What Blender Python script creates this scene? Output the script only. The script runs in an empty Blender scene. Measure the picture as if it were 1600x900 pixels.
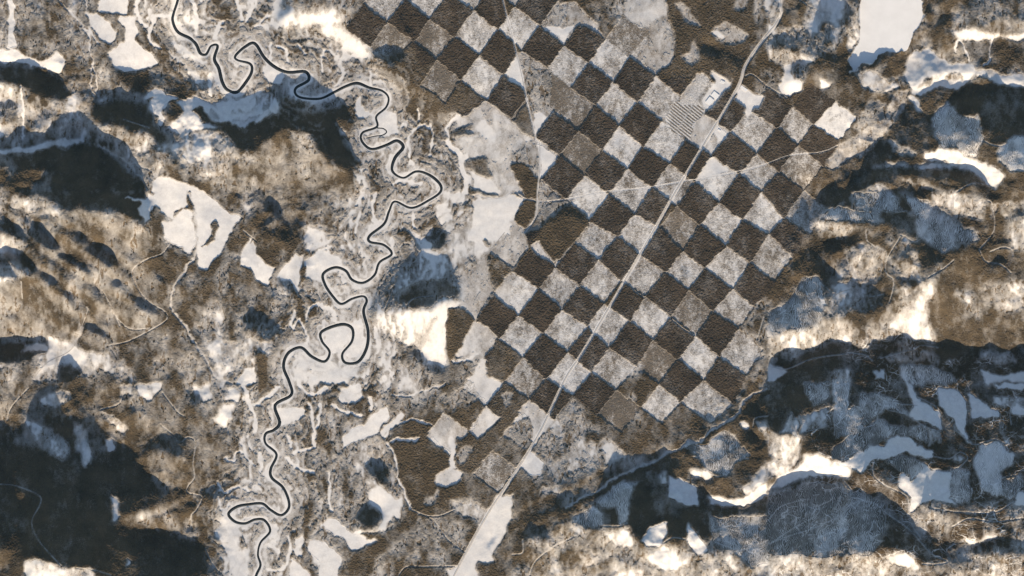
import bpy, math, random
import numpy as np
random.seed(4); rng = np.random.default_rng(11)
PX = 10.0                       # metres per map pixel
X0, X1, Y0, Y1 = -200, 1800, -150, 1050   # mapped area
W, H = X1 - X0, Y1 - Y0
CAM_Z = 400000.0
SUN_EL = 20.0
HAZE = .4e-7
TILE = dict(A=(0,0),B=(400,0),C=(800,0),D=(1200,0),E=(0,300),F=(400,300),G=(800,300),H=(1200,300),
            I=(0,600),J=(400,600),K=(800,600),M=(1200,600))
def tp(t, s):
    """parse 'x,y x,y ...'; tile letter = 3x map sheet, Z = whole map, tuple = (ox, oy, scale)"""
    p = np.array([[float(v) for v in q.split(',')] for q in s.split()])
    if t == 'Z': return p
    if isinstance(t, tuple): return p / t[2] + np.array(t[:2])
    return p / 3.0 + np.array(TILE[t])

# ------------------------------------------------------------------ field tools
FY = np.fft.fftfreq(H)[:, None]; FX = np.fft.rfftfreq(W)[None, :]
def fblur(a, sx, sy=None):
    sy = sx if sy is None else sy
    k = np.exp(-2*(math.pi**2)*((FX*sx)**2 + (FY*sy)**2))
    return np.fft.irfft2(np.fft.rfft2(a)*k, s=(H, W))
def noise(sx, sy=None):
    n = fblur(rng.standard_normal((H, W)), sx, sy); return n/n.std()
def octaves(s, n=4, gain=.6, ay=1.0):
    a = 0; g = 1.0
    for k in range(n): a = a + g*noise(s, s*ay); s /= 2.0; g *= gain
    return a/a.std()
YY, XX = np.mgrid[Y0:Y1, X0:X1].astype(float)
WX = 1.7*octaves(10, 4, .8); WY = 1.7*octaves(10, 4, .8)
XW = XX + WX; YW = YY + WY
XL = XX + .22*WX + .7*noise(1.6); YL = YY + .22*WY + .7*noise(1.6)
def lblur(a, s):
    """separable gaussian on a small crop"""
    if s <= .3: return a
    r = int(3*s)+1; k = np.exp(-.5*(np.arange(-r, r+1)/s)**2); k /= k.sum()
    a = np.apply_along_axis(lambda v: np.convolve(v, k, 'same'), 0, a)
    return np.apply_along_axis(lambda v: np.convolve(v, k, 'same'), 1, a)
def crop(p, pad):
    x0 = int(max(0, p[:,0].min()-pad-X0)); x1 = int(min(W, p[:,0].max()+pad-X0+2))
    y0 = int(max(0, p[:,1].min()-pad-Y0)); y1 = int(min(H, p[:,1].max()+pad-Y0+2))
    return slice(y0, y1), slice(x0, x1)
def extend(p):
    """outlines that reach the edge of the mapped frame carry on past it"""
    p = p.copy()
    p[p[:,0] <= 1, 0] -= 215; p[p[:,0] >= 1599, 0] += 215
    p[p[:,1] <= 1, 1] -= 165; p[p[:,1] >= 899, 1] += 165
    return p
def inpoly(p, px, py):
    m = np.zeros(px.shape, bool)
    for a, b in zip(p, np.roll(p, -1, 0)):
        if a[1] == b[1]: continue
        c = ((a[1] > py) != (b[1] > py)) & (px < (b[0]-a[0])*(py-a[1])/(b[1]-a[1]) + a[0])
        m ^= c
    return m
def poly(p, soft=1.0, warp='w', ext=True):
    if ext: p = extend(p)
    s = crop(p, 12+3*soft)
    gx, gy = (XW, YW) if warp == 'w' else ((XL, YL) if warp == 'l' else (XX, YY))
    m = inpoly(p, gx[s], gy[s]).astype(float)
    return s, lblur(m, soft)
def smooth(p, n=6):
    """Catmull-Rom"""
    q = np.vstack([2*p[0]-p[1], p, 2*p[-1]-p[-2]]); out = []
    for k in range(1, len(q)-2):
        a, b, c, d = q[k-1], q[k], q[k+1], q[k+2]
        for t in np.arange(n)/n:
            out.append(.5*((2*b)+(c-a)*t+(2*a-5*b+4*c-d)*t*t+(3*b-a-3*c+d)*t**3))
    out.append(q[-2]); return np.array(out)
def stroke(p, w, soft=.6, warp='', sm=True):
    if sm and len(p) > 2: p = smooth(p, 4)
    s = crop(p, w+8+3*soft)
    gx, gy = (XW[s], YW[s]) if warp else (XX[s], YY[s])
    d = np.full(gx.shape, 1e9)
    for a, b in zip(p[:-1], p[1:]):
        v = b-a; L = (v**2).sum()+1e-9
        t = np.clip(((gx-a[0])*v[0]+(gy-a[1])*v[1])/L, 0, 1)
        d = np.minimum(d, (gx-a[0]-t*v[0])**2+(gy-a[1]-t*v[1])**2)
    return s, np.clip((w/2-np.sqrt(d))/(2*soft)+.5, 0, 1)

# ------------------------------------------------------------------ the map data
# relief: tile, slope (+ climbs to the south and lies in shade, - faces the sun), softness, outline
SL = []
def R(t, v, soft, *ps):
    for s in ps: SL.append((v, soft, tp(t, s)))
D_, d_, b_, B_ = .66, .40, -.34, -.46
R('A', D_, 3, '0,340 60,310 150,330 220,350 300,400 330,440 300,475 200,465 150,420 60,390 0,410',
  '420,480 520,470 640,470 700,500 720,590 780,620 800,680 740,690 690,620 600,600 480,590 430,560',
  '920,500 960,540 1010,570 1080,575 1140,600 1200,570 1200,700 1130,705 1080,650 1010,610 950,610',
  '0,760 100,710 280,690 400,660 470,690 560,760 620,820 690,880 720,900 240,900 250,820 170,790 0,800',
  '780,620 860,660 820,680 840,760 800,750 780,690', '0,470 60,480 80,510 0,520')
R('A', d_, 5, '490,250 540,310 640,330 760,330 880,400 900,450 1000,480 1150,440 1200,420 1200,560 1000,570 900,540 800,560 720,480 600,420 520,330',
  '0,700 130,660 330,650 420,650 400,680 200,700 0,760', '120,560 230,500 230,600 150,650')
R('A', B_, 3, '0,390 90,400 110,460 70,480 0,430', '280,575 400,570 450,600 560,600 600,640 560,700 500,650 390,630 280,640',
  '0,560 60,590 0,640', '130,610 250,590 220,640 130,650')
R('A', b_, 5, '560,640 700,640 760,740 830,800 900,860 760,830 640,760', '920,780 1200,720 1200,900 960,900', '100,480 220,480 180,560 90,640 60,560')
R('B', D_, 3, '120,440 200,470 330,480 420,520 460,570 400,560 360,570 370,620 430,680 480,760 430,800 350,780 280,700 250,620 180,600 100,610 60,660 0,700 0,520 60,500',
  '540,250 700,240 700,275 640,320 600,290', '665,0 690,0 700,100 740,150 700,140 680,80',
  '930,622 1010,612 1010,625 940,632', '100,100 180,40 240,0 180,0 110,60')
R('B', B_, 4, '140,110 200,40 300,40 420,50 470,60 400,90 440,140 500,210 540,260 480,270 370,200 250,140 150,150',
  '520,280 600,290 650,370 780,420 880,480 860,500 760,460 650,420 560,340')
R('B', b_, 6, '0,700 100,640 200,610 260,660 340,760 440,800 520,900 0,900', '700,480 900,500 950,540 860,590 760,560')
R('C', b_, 3, '930,330 1000,320 1050,380 1000,370', '740,0 790,0 800,100 770,60', '880,180 960,170 1000,210 900,200')
R('C', d_, 3, '890,210 1000,230 960,280 880,250', '1000,250 1080,260 1060,340')
R('D', B_, 3, '0,240 100,245 240,268 200,290 80,285 0,290', '370,130 400,130 420,200 360,220 330,200', '180,350 240,350 300,400 260,420 170,400',
  '860,150 950,140 1070,160 1200,120 1200,150 1060,185 940,190 880,180', '690,425 760,360 830,340 930,350 940,370 860,375 790,370 720,415',
  '730,715 830,700 910,720 960,750 1080,790 1110,830 1070,880 1040,880 980,820 870,780 740,740', '440,785 560,762 720,772 860,772 860,790 700,792 560,780 500,800',
  '640,840 760,850 860,890 700,880', '135,830 200,810 240,850 170,860', '80,380 160,390 150,430 90,440')
R('D', d_, 4, '1000,0 1200,0 1200,80 1060,85 1000,120 900,130', '900,200 1200,160 1200,340 1100,340 1000,320 960,300',
  '650,300 690,250 750,225 800,270 870,290 960,310 970,340 830,335 760,355 690,415 640,340', '700,440 800,380 900,400 880,420 760,450',
  '980,330 1200,350 1200,420 1040,375', '150,200 270,60 400,60 340,190 250,260 160,250', '520,250 640,230 600,260 520,275', '0,180 140,190 130,240 0,225')
R('D', D_*.9, 5, '880,430 1200,420 1200,660 1070,690 1010,640 980,540 900,550 860,480', '770,560 850,470 900,540 1000,560 1000,640 960,700 810,690',
  '1080,700 1150,640 1200,650 1200,790 1120,800 1080,750', '580,600 660,470 780,560 800,680 720,700 640,690 570,650', '450,750 560,650 620,720 700,720 740,750 600,755 480,775',
  '360,870 500,796 700,792 880,797 1000,840 1050,900 960,870 860,838 700,826 560,818 470,880 360,900', '120,260 200,300 150,370 120,330')
R('E', b_, 12, '0,150 300,120 640,160 760,260 780,560 700,680 520,720 380,700 0,690')
R('E', B_, 5, '340,100 470,100 640,160 720,230 640,220 480,170 350,150', '0,450 160,400 260,470 340,560 330,600 200,560 0,520', '60,20 200,60 290,90 220,110 100,100 40,70',
  '440,330 540,430 640,600 760,600 700,640 560,600 480,480', '0,230 100,240 150,280 0,280')
R('E', D_*1.1, 2.5, '90,0 680,0 700,80 690,150 650,160 580,100 500,110 460,90 340,95 280,50 180,20', '0,90 80,170 200,180 280,240 270,270 190,280 60,200 0,180',
  '0,290 100,290 170,340 170,380 60,400 0,440', '340,160 420,210 400,240 350,200', '390,260 460,265 540,300 560,350 500,350 440,310 390,280',
  '270,290 340,300 400,340 440,390 410,400 350,350 270,310', '190,380 270,400 280,430 230,440 190,400', '270,450 340,480 350,540 300,490', '530,410 570,400 590,430 560,445 530,430',
  '590,460 640,490 720,540 760,580 690,575 620,540', '400,620 500,605 510,650 520,685 440,660 400,640', '430,425 470,430 480,520 440,510', '0,575 80,575 70,600 0,605',
  '0,700 120,710 230,700 210,760 100,800 0,820', '280,810 330,800 380,850 330,895 270,890', '1140,590 1200,560 1200,660 1160,650', '715,360 750,380 780,430 740,410')
R('E', -.5, 8, '330,90 640,150 760,240 700,300 600,300 560,240 420,180', '0,440 180,390 300,500 360,620 330,690 200,690 0,690', '280,240 380,350 470,480 560,620 640,640 500,640 430,480 330,360', '560,440 640,560 760,600 780,560 740,620 600,640')
R('F', D_, 3, '0,30 80,50 150,160 200,230 100,130', '0,570 60,600 120,650 50,690 0,650', '740,740 830,810 900,835 860,850 760,800 700,760',
  '770,250 840,180 890,190 890,250 850,280 780,260', '720,420 860,410 950,450 950,500 860,510 820,540 690,545 660,480', '90,390 160,430 200,480 120,440', '730,210 790,260 760,280')
R('F', .3, 5, '620,360 700,310 860,290 920,340 960,420 960,500 880,500 830,545 600,560 530,550 520,510 570,440')
R('F', B_*.9, 5, '560,590 700,560 820,555 880,510 940,520 920,560 890,700 905,760 895,815 820,790 740,720 700,720 640,680 580,640')
R('G', .3, 3, '60,190 250,60 340,110 350,150 250,100 130,170 80,240', '800,330 830,380 800,420')
R('H', D_, 4, '260,0 400,0 400,50 250,110 200,200 150,160', '530,90 640,90 700,120 700,220 620,190 540,150', '580,0 620,0 700,100 650,90', '300,230 430,190 430,240 330,270 250,290 260,240',
  '190,260 250,290 280,380 370,400 300,440 290,490 240,400 200,330', '690,240 760,260 800,320 760,390 720,380', '1010,0 1110,0 1110,35 1030,40', '370,540 450,470 540,480 560,520 450,580')
R('H', .50, 5, '250,110 330,70 400,0 580,0 650,20 760,40 800,90 1000,200 960,240 820,300 760,250 710,200 620,180 540,150 400,140 300,140',
  '300,440 400,400 450,470 520,480 560,520 450,570 400,560 280,600 300,510', '100,510 170,400 230,400 260,520 240,620 160,650 0,640 0,560')
R('H', B_, 3, '220,130 300,150 440,170 400,190 300,225 250,220', '120,660 280,600 360,585 400,620 420,650 540,570 640,450 740,440 790,410 800,450 750,520 760,600 790,700 720,695 590,685 500,660 470,715 380,725 320,690 220,740 100,780 0,790 0,680',
  '580,320 640,310 700,400 640,390')
R('H', b_, 5, '790,400 860,330 960,290 1010,420 1200,400 1200,700 1050,740 920,720 800,700 760,600', '780,10 900,0 1040,60 1000,130 900,100 800,70', '1110,130 1200,120 1200,290 1140,270', '380,300 560,300 560,400 400,380')
R('H', D_, 3, '90,800 200,750 320,700 380,735 470,730 490,690 590,700 780,710 880,720 1000,740 1100,740 1200,720 1200,900 0,900 0,810', '880,460 980,460 960,490 890,480', '1120,500 1180,495 1190,520 1130,520')
R('D', 1.0, 2, '380,868 500,800 700,794 880,799 1000,842 1040,890 960,862 860,832 700,820 560,812 470,872 390,892')
R('H', .5, 6, '140,20 330,0 300,40 200,120 160,200 110,160', '150,260 230,220 260,300 300,420 260,480 230,400 190,330')
R('H', .44, 4, '560,0 620,0 700,100 790,150 850,210 780,260 700,220 620,100')
R('I', d_, 4, '130,170 230,200 330,300 290,370 200,300 150,230')
R('I', .56, 4, '0,240 100,225 190,290 290,360 400,400 450,320 560,280 660,340 640,400 720,460 800,500 830,550 700,590 560,610 600,650 700,680 830,700 960,760 1000,830 1040,900 560,900 480,880 340,855 220,825 140,800 110,850 110,900 0,900',
  '660,290 760,250 880,240 890,320 800,340 690,330', '910,500 1000,470 1080,530 1000,545 940,530', '870,30 940,50 940,90 880,70', '320,70 360,80 440,150 400,150', '190,60 330,0 260,0')
R('I', B_, 3, '560,615 700,640 830,690 960,750 900,760 780,710 650,675 560,660', '690,580 780,555 820,590 740,600', '80,510 130,510 160,570 130,600 90,560', '0,760 50,770 60,830 20,870 0,870',
  '120,830 200,820 300,860 430,870 540,897 300,900 120,900', '640,350 740,340 860,360 850,400 720,400')
R('J', D_, 4, '520,390 580,370 630,400 620,480 570,470 530,430', '460,620 540,580 600,610 560,670 490,660')
R('J', B_, 3, '440,690 560,680 600,700 480,702')
R('J', d_, 2, '1130,700 1110,750 1110,800 1090,740')
R('K', B_, 2, '0,605 150,520 300,470 420,390 560,365 700,305 830,265 910,230 910,240 840,285 700,330 560,385 420,410 300,490 150,540 0,625',
  '830,390 920,400 940,450 860,440', '910,515 1000,535 1080,525 1200,470 1200,520 1120,560 1000,572 930,560', '1040,230 1110,290 1090,300')
R('K', .18, 3, '60,640 250,570 400,500 560,420 740,345 880,290 930,225 1050,165 1090,80 1200,30 1200,10 1080,60 1040,140 900,215 740,320 560,400 400,480 250,545 60,620')
R('K', D_, 3, '380,580 410,560 520,460 600,490 720,500 740,560 770,560 770,700 730,640 620,680 600,730 540,660 430,660 430,620 390,590',
  '60,700 180,680 200,740 100,750 60,730', '480,790 560,780 640,850 700,870 600,860 480,820', '880,575 1000,590 1120,575 1200,530 1200,600 940,620 930,780 860,700 830,650 800,730 740,720 730,650 820,600')
R('K', .2, 5, '280,620 370,570 430,620 430,660 360,670', '800,300 930,270 990,210 1060,260 1120,340 1040,370 1000,430 930,410 880,350', '930,620 1200,620 1200,840 1130,860 1040,780 930,750',
  '920,430 1000,440 1080,500 1200,430 1200,350 1100,340', '600,730 640,670 730,640 690,750', '740,560 880,570 900,600 760,600')
R('K', b_*1.3, 6, '440,680 540,690 620,760 720,770 800,740 880,790 1000,820 1130,860 1200,900 0,900 60,740 240,720 330,700')
R('M', D_*.92, 5, '0,0 1200,0 1200,590 900,590 720,570 670,560 600,480 480,430 390,395 310,360 230,320 160,330 150,240 60,240 0,200', '0,515 100,475 230,445 320,445 400,480 540,545 650,680 760,740 1040,850 740,850 640,790 530,770 400,800 0,805')
R('M', D_, 3, '780,730 900,760 1060,730 1200,700 1200,760 900,800', '280,850 400,850 380,880 280,880')
R('M', B_, 3, '0,500 60,425 160,365 160,335 230,325 310,365 390,400 380,450 320,435 230,435 100,465 0,508', '0,210 60,250 150,250 155,350 60,400 0,300',
  '610,420 660,460 715,520 710,570 665,610 665,540 620,490', '880,730 1080,705 1080,725 960,750', '0,810 200,812 400,805 500,795 640,795 730,850 740,900 0,900', '380,580 400,560 390,620', '295,500 340,520 320,545')
R('M', b_, 4, '390,400 470,430 540,450 660,560 670,660 600,600 540,540 430,480', '660,610 720,600 880,620 890,660 860,720 760,710 700,690', '1040,850 1200,870 1200,900 1030,900')

# tree cover: tile, cover 0..1, softness, outline
CV = []
def F(t, v, soft, *ps):
    for s in ps: CV.append((v, soft, tp(t, s)))
# broad zones
F('Z', .88, 10, '860,590 1160,590 1060,690 880,780 800,850 740,900 560,900 620,700 660,600')
F('Z', .64, 10, '200,0 560,0 600,80 700,170 720,320 720,420 600,470 700,600 600,680 640,800 560,900 330,900 340,760 370,620 280,560 330,480 430,440 470,340 560,250 450,150 350,150 230,120')
F('Z', .92, 6, '1040,0 1210,0 1150,120 1100,100', '1230,380 1290,200 1400,130 1600,130 1600,300 1420,300 1340,320 1300,420 1260,480')
F('Z', .58, 10, '0,120 130,140 260,270 200,290 100,200 0,210')
F('A', .68, 5, '0,0 400,0 480,200 420,330 300,250 100,210 0,200')
F('A', .97, 3, '0,340 60,310 150,330 220,350 300,400 330,440 300,475 200,465 150,420 60,390 0,410', '420,480 520,470 640,470 700,500 720,590 780,620 800,680 740,690 690,620 600,600 480,590 430,560',
  '1080,575 1200,560 1200,700 1130,705 1010,610 930,520 900,500', '150,720 280,700 400,670 470,690 560,760 620,820 690,880 720,900 240,900 250,820 170,790', '490,250 540,310 700,350 700,460 500,330')
F('A', .0, .8, '450,0 610,0 605,70 540,60 460,60', '400,60 460,70 520,110 545,150 520,205 470,180 430,130', '565,80 630,85 650,150 640,200 700,250 750,300 600,330 530,300 510,250 560,210 590,200',
  '40,0 65,0 60,150 80,210 40,225 35,100', '0,250 80,230 130,270 200,290 270,250 310,290 270,340 180,320 130,300 60,290 0,325')
F('A', .12, 1, '0,720 100,690 280,650 400,640 400,665 280,690 100,715 0,750', '320,460 350,440 360,470 340,490', '680,460 740,410 780,450 840,450 790,490 760,530 780,560 760,600 740,590 750,550 710,530 710,480 740,460',
  '780,610 850,540 880,500 930,540 960,580 1010,590 1000,605 930,605 880,640 850,650 830,620', '900,450 1000,490 1100,470 1200,430 1200,570 1140,600 1080,575 1010,570 940,510', '1000,500 900,460 830,470 870,520')
F('A', .42, 3, '270,570 400,500 450,600 390,640 280,640', '120,560 240,500 240,600 150,650', '760,680 840,660 900,620 1000,630 1080,650 1120,720 1050,730 940,760 960,840 900,860 860,770 800,730 780,720',
  '300,500 380,480 420,560 320,560', '0,410 90,400 110,460 60,480', '0,560 70,580 40,640 0,620', '380,630 520,620 560,690 500,660')
F('B', .42, 6, '0,0 230,0 130,100 120,160 0,160', '140,110 200,30 300,20 420,40 440,140 540,260 450,330 370,400 250,260 150,200')
F('B', .12, 3, '190,70 330,60 400,100 330,110 200,130', '360,120 420,140 500,220 520,270 480,290 420,230')
F('B', .97, 3, '120,440 330,480 420,520 460,600 430,680 500,760 440,800 350,780 280,700 250,620 100,610 60,660 0,700 0,560 100,530')
F('B', .2, 2, '0,420 40,420 110,470 90,520 0,580', '360,570 420,620 440,680 400,620')
F('B', .8, 4, '0,700 100,640 200,610 260,660 340,760 440,800 520,900 0,900', '520,280 620,290 700,400 780,400 950,520 920,560 840,590 700,500 640,420')
F('B', .38, 4, '940,550 1090,480 1200,560 1200,900 1000,900 960,760 930,640')
F('B', .8, 2, '990,740 1050,740 1110,835 1050,820', '920,610 1010,605 1010,640 930,645', '1120,660 1180,680 1200,760 1130,760')
F('B', .04, 1, '460,520 480,440 510,500 560,540 480,560', '570,540 600,520 660,530 665,620 600,640 575,600', '1010,800 1080,840 1140,850 1150,900 1020,900', '1050,580 1120,620 1120,680 1070,640', '500,600 540,590 560,620 520,640',
  '30,310 80,320 130,350 120,400 60,390 40,350')
F('C', .93, 3, '720,0 1190,0 1100,280 1060,380 1000,330 900,300 780,260 740,150 720,60')
F('C', .4, 2, '760,20 800,10 830,60 890,120 820,110 790,60', '930,140 1000,100 1110,160 1090,190 1020,210 960,190', '950,0 1110,0 1100,40 1050,45')
F('C', .6, 2, '940,290 980,280 1050,370 1000,360')
F('D', .5, 3, '0,0 440,0 340,190 250,260 0,240'); F('D', .88, 2, '60,0 270,0 160,130 60,130 20,150 60,80')
F('D', .18, 2, '0,0 50,0 45,80 20,85 0,60', '290,0 400,0 350,90 260,110 220,160 200,120')
F('D', .3, 2, '0,235 100,240 240,265 200,300 60,310 0,300'); F('D', .03, 1, '85,300 110,290 120,370 165,380 160,425 100,450 45,410', '200,400 300,400 330,425 310,460 290,440 220,430')
F('D', .9, 2, '180,300 280,250 380,140 420,200 400,340 500,430 420,540 320,470 200,460 165,400')
F('D', .25, 1.5, '240,370 300,400 260,425', '370,150 405,190 390,250 360,240', '410,350 470,330 520,350 570,400 600,380 620,400 540,440 500,430 440,400')
F('D', .85, 4, '740,100 800,20 870,160 960,290 860,280 740,200', '640,100 700,180 800,270 650,300 540,270', '900,200 1200,160 1200,340 1000,320')
F('D', .7, 4, '800,0 1200,0 1200,140 860,150'); F('D', .15, 2, '860,145 1000,135 1100,160 1200,125 1200,150 1060,185 900,185')
F('D', .93, 3, '640,430 900,380 1200,420 1200,700 1100,900 900,900 600,900 380,900 450,760 560,650')
F('D', .1, 1.2, '650,300 690,250 750,225 800,270 870,290 960,310 970,340 930,390 900,420 800,400 720,450 680,430 640,340', '980,330 1050,325 1120,350 1200,350 1200,420 1130,400 1040,375 980,360', '660,440 700,450 730,520 700,520')
F('D', .55, 2, '700,415 760,360 830,340 930,350 920,375 800,370')
F('D', .38, 1.5, '770,560 850,470 900,540 960,550 990,540 1000,640 980,740 910,730 880,690 810,690 790,620', '1080,700 1150,640 1200,650 1200,790 1120,800 1080,750', '560,660 700,710 680,730 590,720')
F('D', .15, 1.5, '730,710 830,695 910,720 960,750 1080,790 1110,830 1070,890 1040,880 980,820 870,780 740,740')
F('D', .35, 2, '440,780 560,762 720,770 860,770 860,792 700,792 560,780', '620,830 760,845 900,895 700,890', '420,890 480,860 560,880 560,900 420,900')
F('E', .97, 3, '90,0 680,0 690,150 580,100 460,90 340,95 180,20')
F('E', .80, 12, '0,130 300,100 640,130 780,260 790,560 700,700 400,700 0,690')
F('E', .4, 3, '60,20 180,60 290,70 280,110 200,110 80,90 20,60', '0,180 60,200 120,240 160,290 0,290', '100,330 160,360 60,420 0,400'); F('E', .85, 3, '620,200 760,240 880,330 780,430 780,560 640,440 640,360')
F('E', .93, 2, '0,700 120,710 230,700 210,760 100,800 0,820'); F('E', .12, 1.5, '110,720 215,715 215,745 150,750 100,760')
F('E', .22, 2, '230,680 330,700 380,620 400,640 350,730 420,740 480,780 440,850 400,880 260,890 150,890 150,850 220,800'); F('E', .95, 2, '280,810 330,800 380,850 330,895 270,890')
F('E', .3, 3, '490,780 600,820 640,890 560,900 480,820', '960,560 1050,570 1040,620 980,610', '950,700 1100,700 1200,700 1200,820 1100,860 1000,830', '1070,270 1140,290 1120,320')
F('E', .9, 2, '700,60 780,80 780,140 770,210 700,160')
F('E', .03, .8, '650,80 700,10 760,25 780,60 820,90 815,130 760,90 720,60 700,130 685,140', '765,140 800,150 860,85 905,100 915,240 890,300 850,270 770,210', '1110,870 1150,830 1200,830 1200,900 1110,900', '1150,260 1200,235 1200,390 1130,340')
F('A', .02, .8, '720,870 755,825 880,862 940,890 960,902 720,902')
F('E', .02, .8, '780,-5 880,-5 885,80 860,80 820,90 780,55 720,10', '893,-5 950,-5 1050,70 1125,130 1090,150 1080,190 1030,280 965,360 930,340 925,200 915,100')
F('E', .85, 1, '985,150 1010,130 1030,160 1005,235 935,250 1000,205')
F('F', .85, 5, '0,0 220,0 250,150 210,290 150,270 0,240')
F('F', .03, 1, '0,290 40,330 85,360 50,430 10,420 0,400', '180,290 215,300 210,400 200,470 160,420 95,390 140,350', '220,320 300,280 390,310 400,340 320,370 300,420 240,400', '460,600 500,600 515,700 500,770 430,785 420,760 460,710', '530,160 590,130 600,150 560,190 530,190',
  '330,640 400,630 430,650 440,700 400,740 360,760 320,690')
F('F', .3, 3, '220,220 280,170 330,210 350,270 240,290', '180,750 330,800 420,820 480,860 420,890 200,900 170,850', '380,240 520,230 520,290 400,280', '600,600 660,700 640,900 560,900 560,700')
F('F', .12, 2, '240,860 330,840 480,820 440,890 250,900', '840,70 890,60 950,130 930,170 890,175 850,130', '870,0 1000,0 1010,50 930,60', '0,690 80,700 60,760 0,750')
F('F', .34, 4, '890,170 1000,50 1200,0 1200,180 1090,290 1100,480 1030,600 960,420 920,340 900,290')
F('F', .5, 2, '620,360 700,310 860,290 920,340 960,420 960,500 880,500 830,550 600,570 530,560 520,510 570,440'); F('F', .88, 2, '750,420 860,410 950,450 950,490 860,500 820,540 720,550 680,480', '770,250 840,180 890,190 890,250 850,280 780,260', '1040,200 1090,280 1100,250 1060,190')
F('F', .1, 2, '660,140 720,160 830,260 800,275 730,210', '780,280 860,290 850,330 770,310')
F('F', .17, 3, '560,570 700,550 820,550 880,500 940,510 920,560 890,700 905,760 900,830 820,810 740,730 640,700 570,640')
F('F', .95, .8, '905,540 960,535 1035,600 935,765 905,790 885,690')
F('H', .52, 2, '230,120 330,70 400,0 580,0 650,20 760,40 800,90 1000,200 960,240 820,300 760,250 710,200 620,180 540,150 400,150', '300,440 400,400 450,470 520,480 560,520 450,580 400,560 280,600 300,510',
  '100,510 170,400 230,400 260,520 240,620 160,650 0,640 0,560', '370,270 440,240 560,270 560,400 500,440 380,400 360,320', '560,300 640,200 700,250 720,420 640,410 570,400', '1030,50 1200,40 1200,130 1040,150')
F('H', .93, 2, '530,90 640,90 700,120 700,220 620,190 540,150', '580,0 620,0 700,100 650,90', '690,240 760,260 800,320 760,390 720,380', '190,260 280,380 370,400 300,440 290,490 200,330', '300,230 430,190 430,240 330,270', '1010,0 1110,0 1110,35 1030,40')
F('H', .5, 3, '280,600 400,600 420,650 540,570 640,450 740,430 790,400 800,450 750,520 760,600 790,700 590,690 470,720 380,730 320,690 100,780 0,790 0,660 120,660', '220,130 300,150 440,170 400,185 300,225 250,220', '780,10 900,0 1040,40 1000,130 900,100 800,70', '1110,130 1200,120 1200,290 1140,270')
F('H', .2, 2, '600,560 700,500 790,410 795,450 740,530 760,610 780,690 650,680 560,640')
F('H', .93, 4, '790,400 860,320 960,260 1010,300 1010,420 880,470 920,600 1200,600 1200,720 920,720 800,700 760,600', '1000,130 1110,120 1140,280 1200,300 1200,390 1010,410 960,260')
F('H', .5, 3, '1010,430 1200,400 1200,560 1040,560', '880,460 990,480 940,520 880,500')
F('H', .93, 2, '90,800 320,700 470,730 490,690 590,700 1200,720 1200,900 0,900 0,810')
F('H', .42, 2, '490,770 600,760 700,740 790,760 880,790 800,800 560,800', '590,700 700,700 700,740 620,770', '290,840 380,830 390,900 290,900', '620,820 760,810 850,850 880,900 640,900', '1000,740 1150,750 1180,800 1080,810 1000,780')
F('H', .05, 1, '0,805 60,820 90,850 60,880 0,885', '490,830 540,830 550,870 500,870', '990,840 1060,860 1200,830 1200,900 1020,900')
F('H', .95, 3, '150,0 330,0 300,40 200,130 230,220 260,300 300,420 260,480 230,400 190,330 150,260 60,430 20,420 60,330 130,260 20,200 0,190 80,110 160,40')
F('D', .95, 3, '100,890 280,800 420,720 480,770 560,800 860,800 1000,860 1040,900 820,895 700,850 560,830 440,900')
F('I', .84, 10, '0,0 900,0 1000,450 800,500 600,280 0,220'); F('I', .97, 4, '0,240 190,290 400,400 450,320 560,280 660,340 720,460 830,550 700,600 560,620 960,760 1040,900 560,900 480,880 220,840 0,900')
F('I', .25, 1.5, '180,80 260,30 330,40 340,70 260,110 200,100', '350,190 380,180 430,280 420,380 380,400 360,290', '470,130 540,150 600,210 580,240 500,180', '120,170 210,190 200,215 140,200', '560,0 620,0 620,40 560,60', '640,0 760,0 750,30 700,80 650,50')
F('I', .5, 2, '130,190 230,200 330,300 290,370 200,300 150,230'); F('I', .02, 1, '480,270 520,260 535,310 500,320')
F('I', .2, 1.5, '120,830 200,820 300,860 430,870 540,897 300,900 120,900', '520,530 545,530 560,620 530,640', '590,820 615,820 600,860')
F('I', .12, 2, '900,0 990,0 1000,60 960,80 910,50', '980,180 1040,100 1100,110 1060,210', '1060,30 1120,20 1110,90 1060,80', '1015,680 1060,610 1100,600 1120,680 1120,780 1060,790 1010,720', '1030,820 1160,770 1170,860 1120,900 1080,900')
F('J', .05, 1, '400,250 500,200 560,130 610,100 620,160 560,230 480,270 405,300', '390,20 490,0 500,60 470,100 390,80', '340,615 380,630 430,690 580,740 510,750 450,785 400,720 310,660', '250,730 320,740 400,820 380,870 350,900 290,830 240,790', '170,820 260,890 110,902', '100,130 210,110 230,150 130,200', '180,720 220,720 215,810 180,800')
F('J', .52, 5, '430,280 600,260 680,400 690,520 600,540 350,620 330,400'); F('J', .97, 1.5, '650,200 820,200 800,260 880,330 850,440 830,500 730,580 690,480 650,340 620,270')
F('J', .85, 2, '520,390 580,370 630,400 620,480 570,470 530,430', '460,620 540,580 600,610 560,670 490,660'); F('J', .1, 2, '510,520 580,480 640,540 670,520 690,560 670,630 640,620 600,690 560,690 590,620 540,580', '440,690 560,680 600,700 480,700')
F('J', .92, 2, '780,500 870,470 1000,530 950,600 750,600', '430,830 740,600 780,640 560,830 430,900')
F('J', .6, 1.2, '820,110 870,50 1000,10 1040,70 980,110 940,140 860,140'); F('J', .35, 3, '910,540 1010,540 1090,590 1050,650 960,620', '740,700 900,700 900,800 760,800'); F('J', .4, 1.5, '800,540 860,480 870,500 820,580 790,570')
F('J', .7, 5, '740,620 960,640 1000,720 900,860 560,860 700,700')
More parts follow.
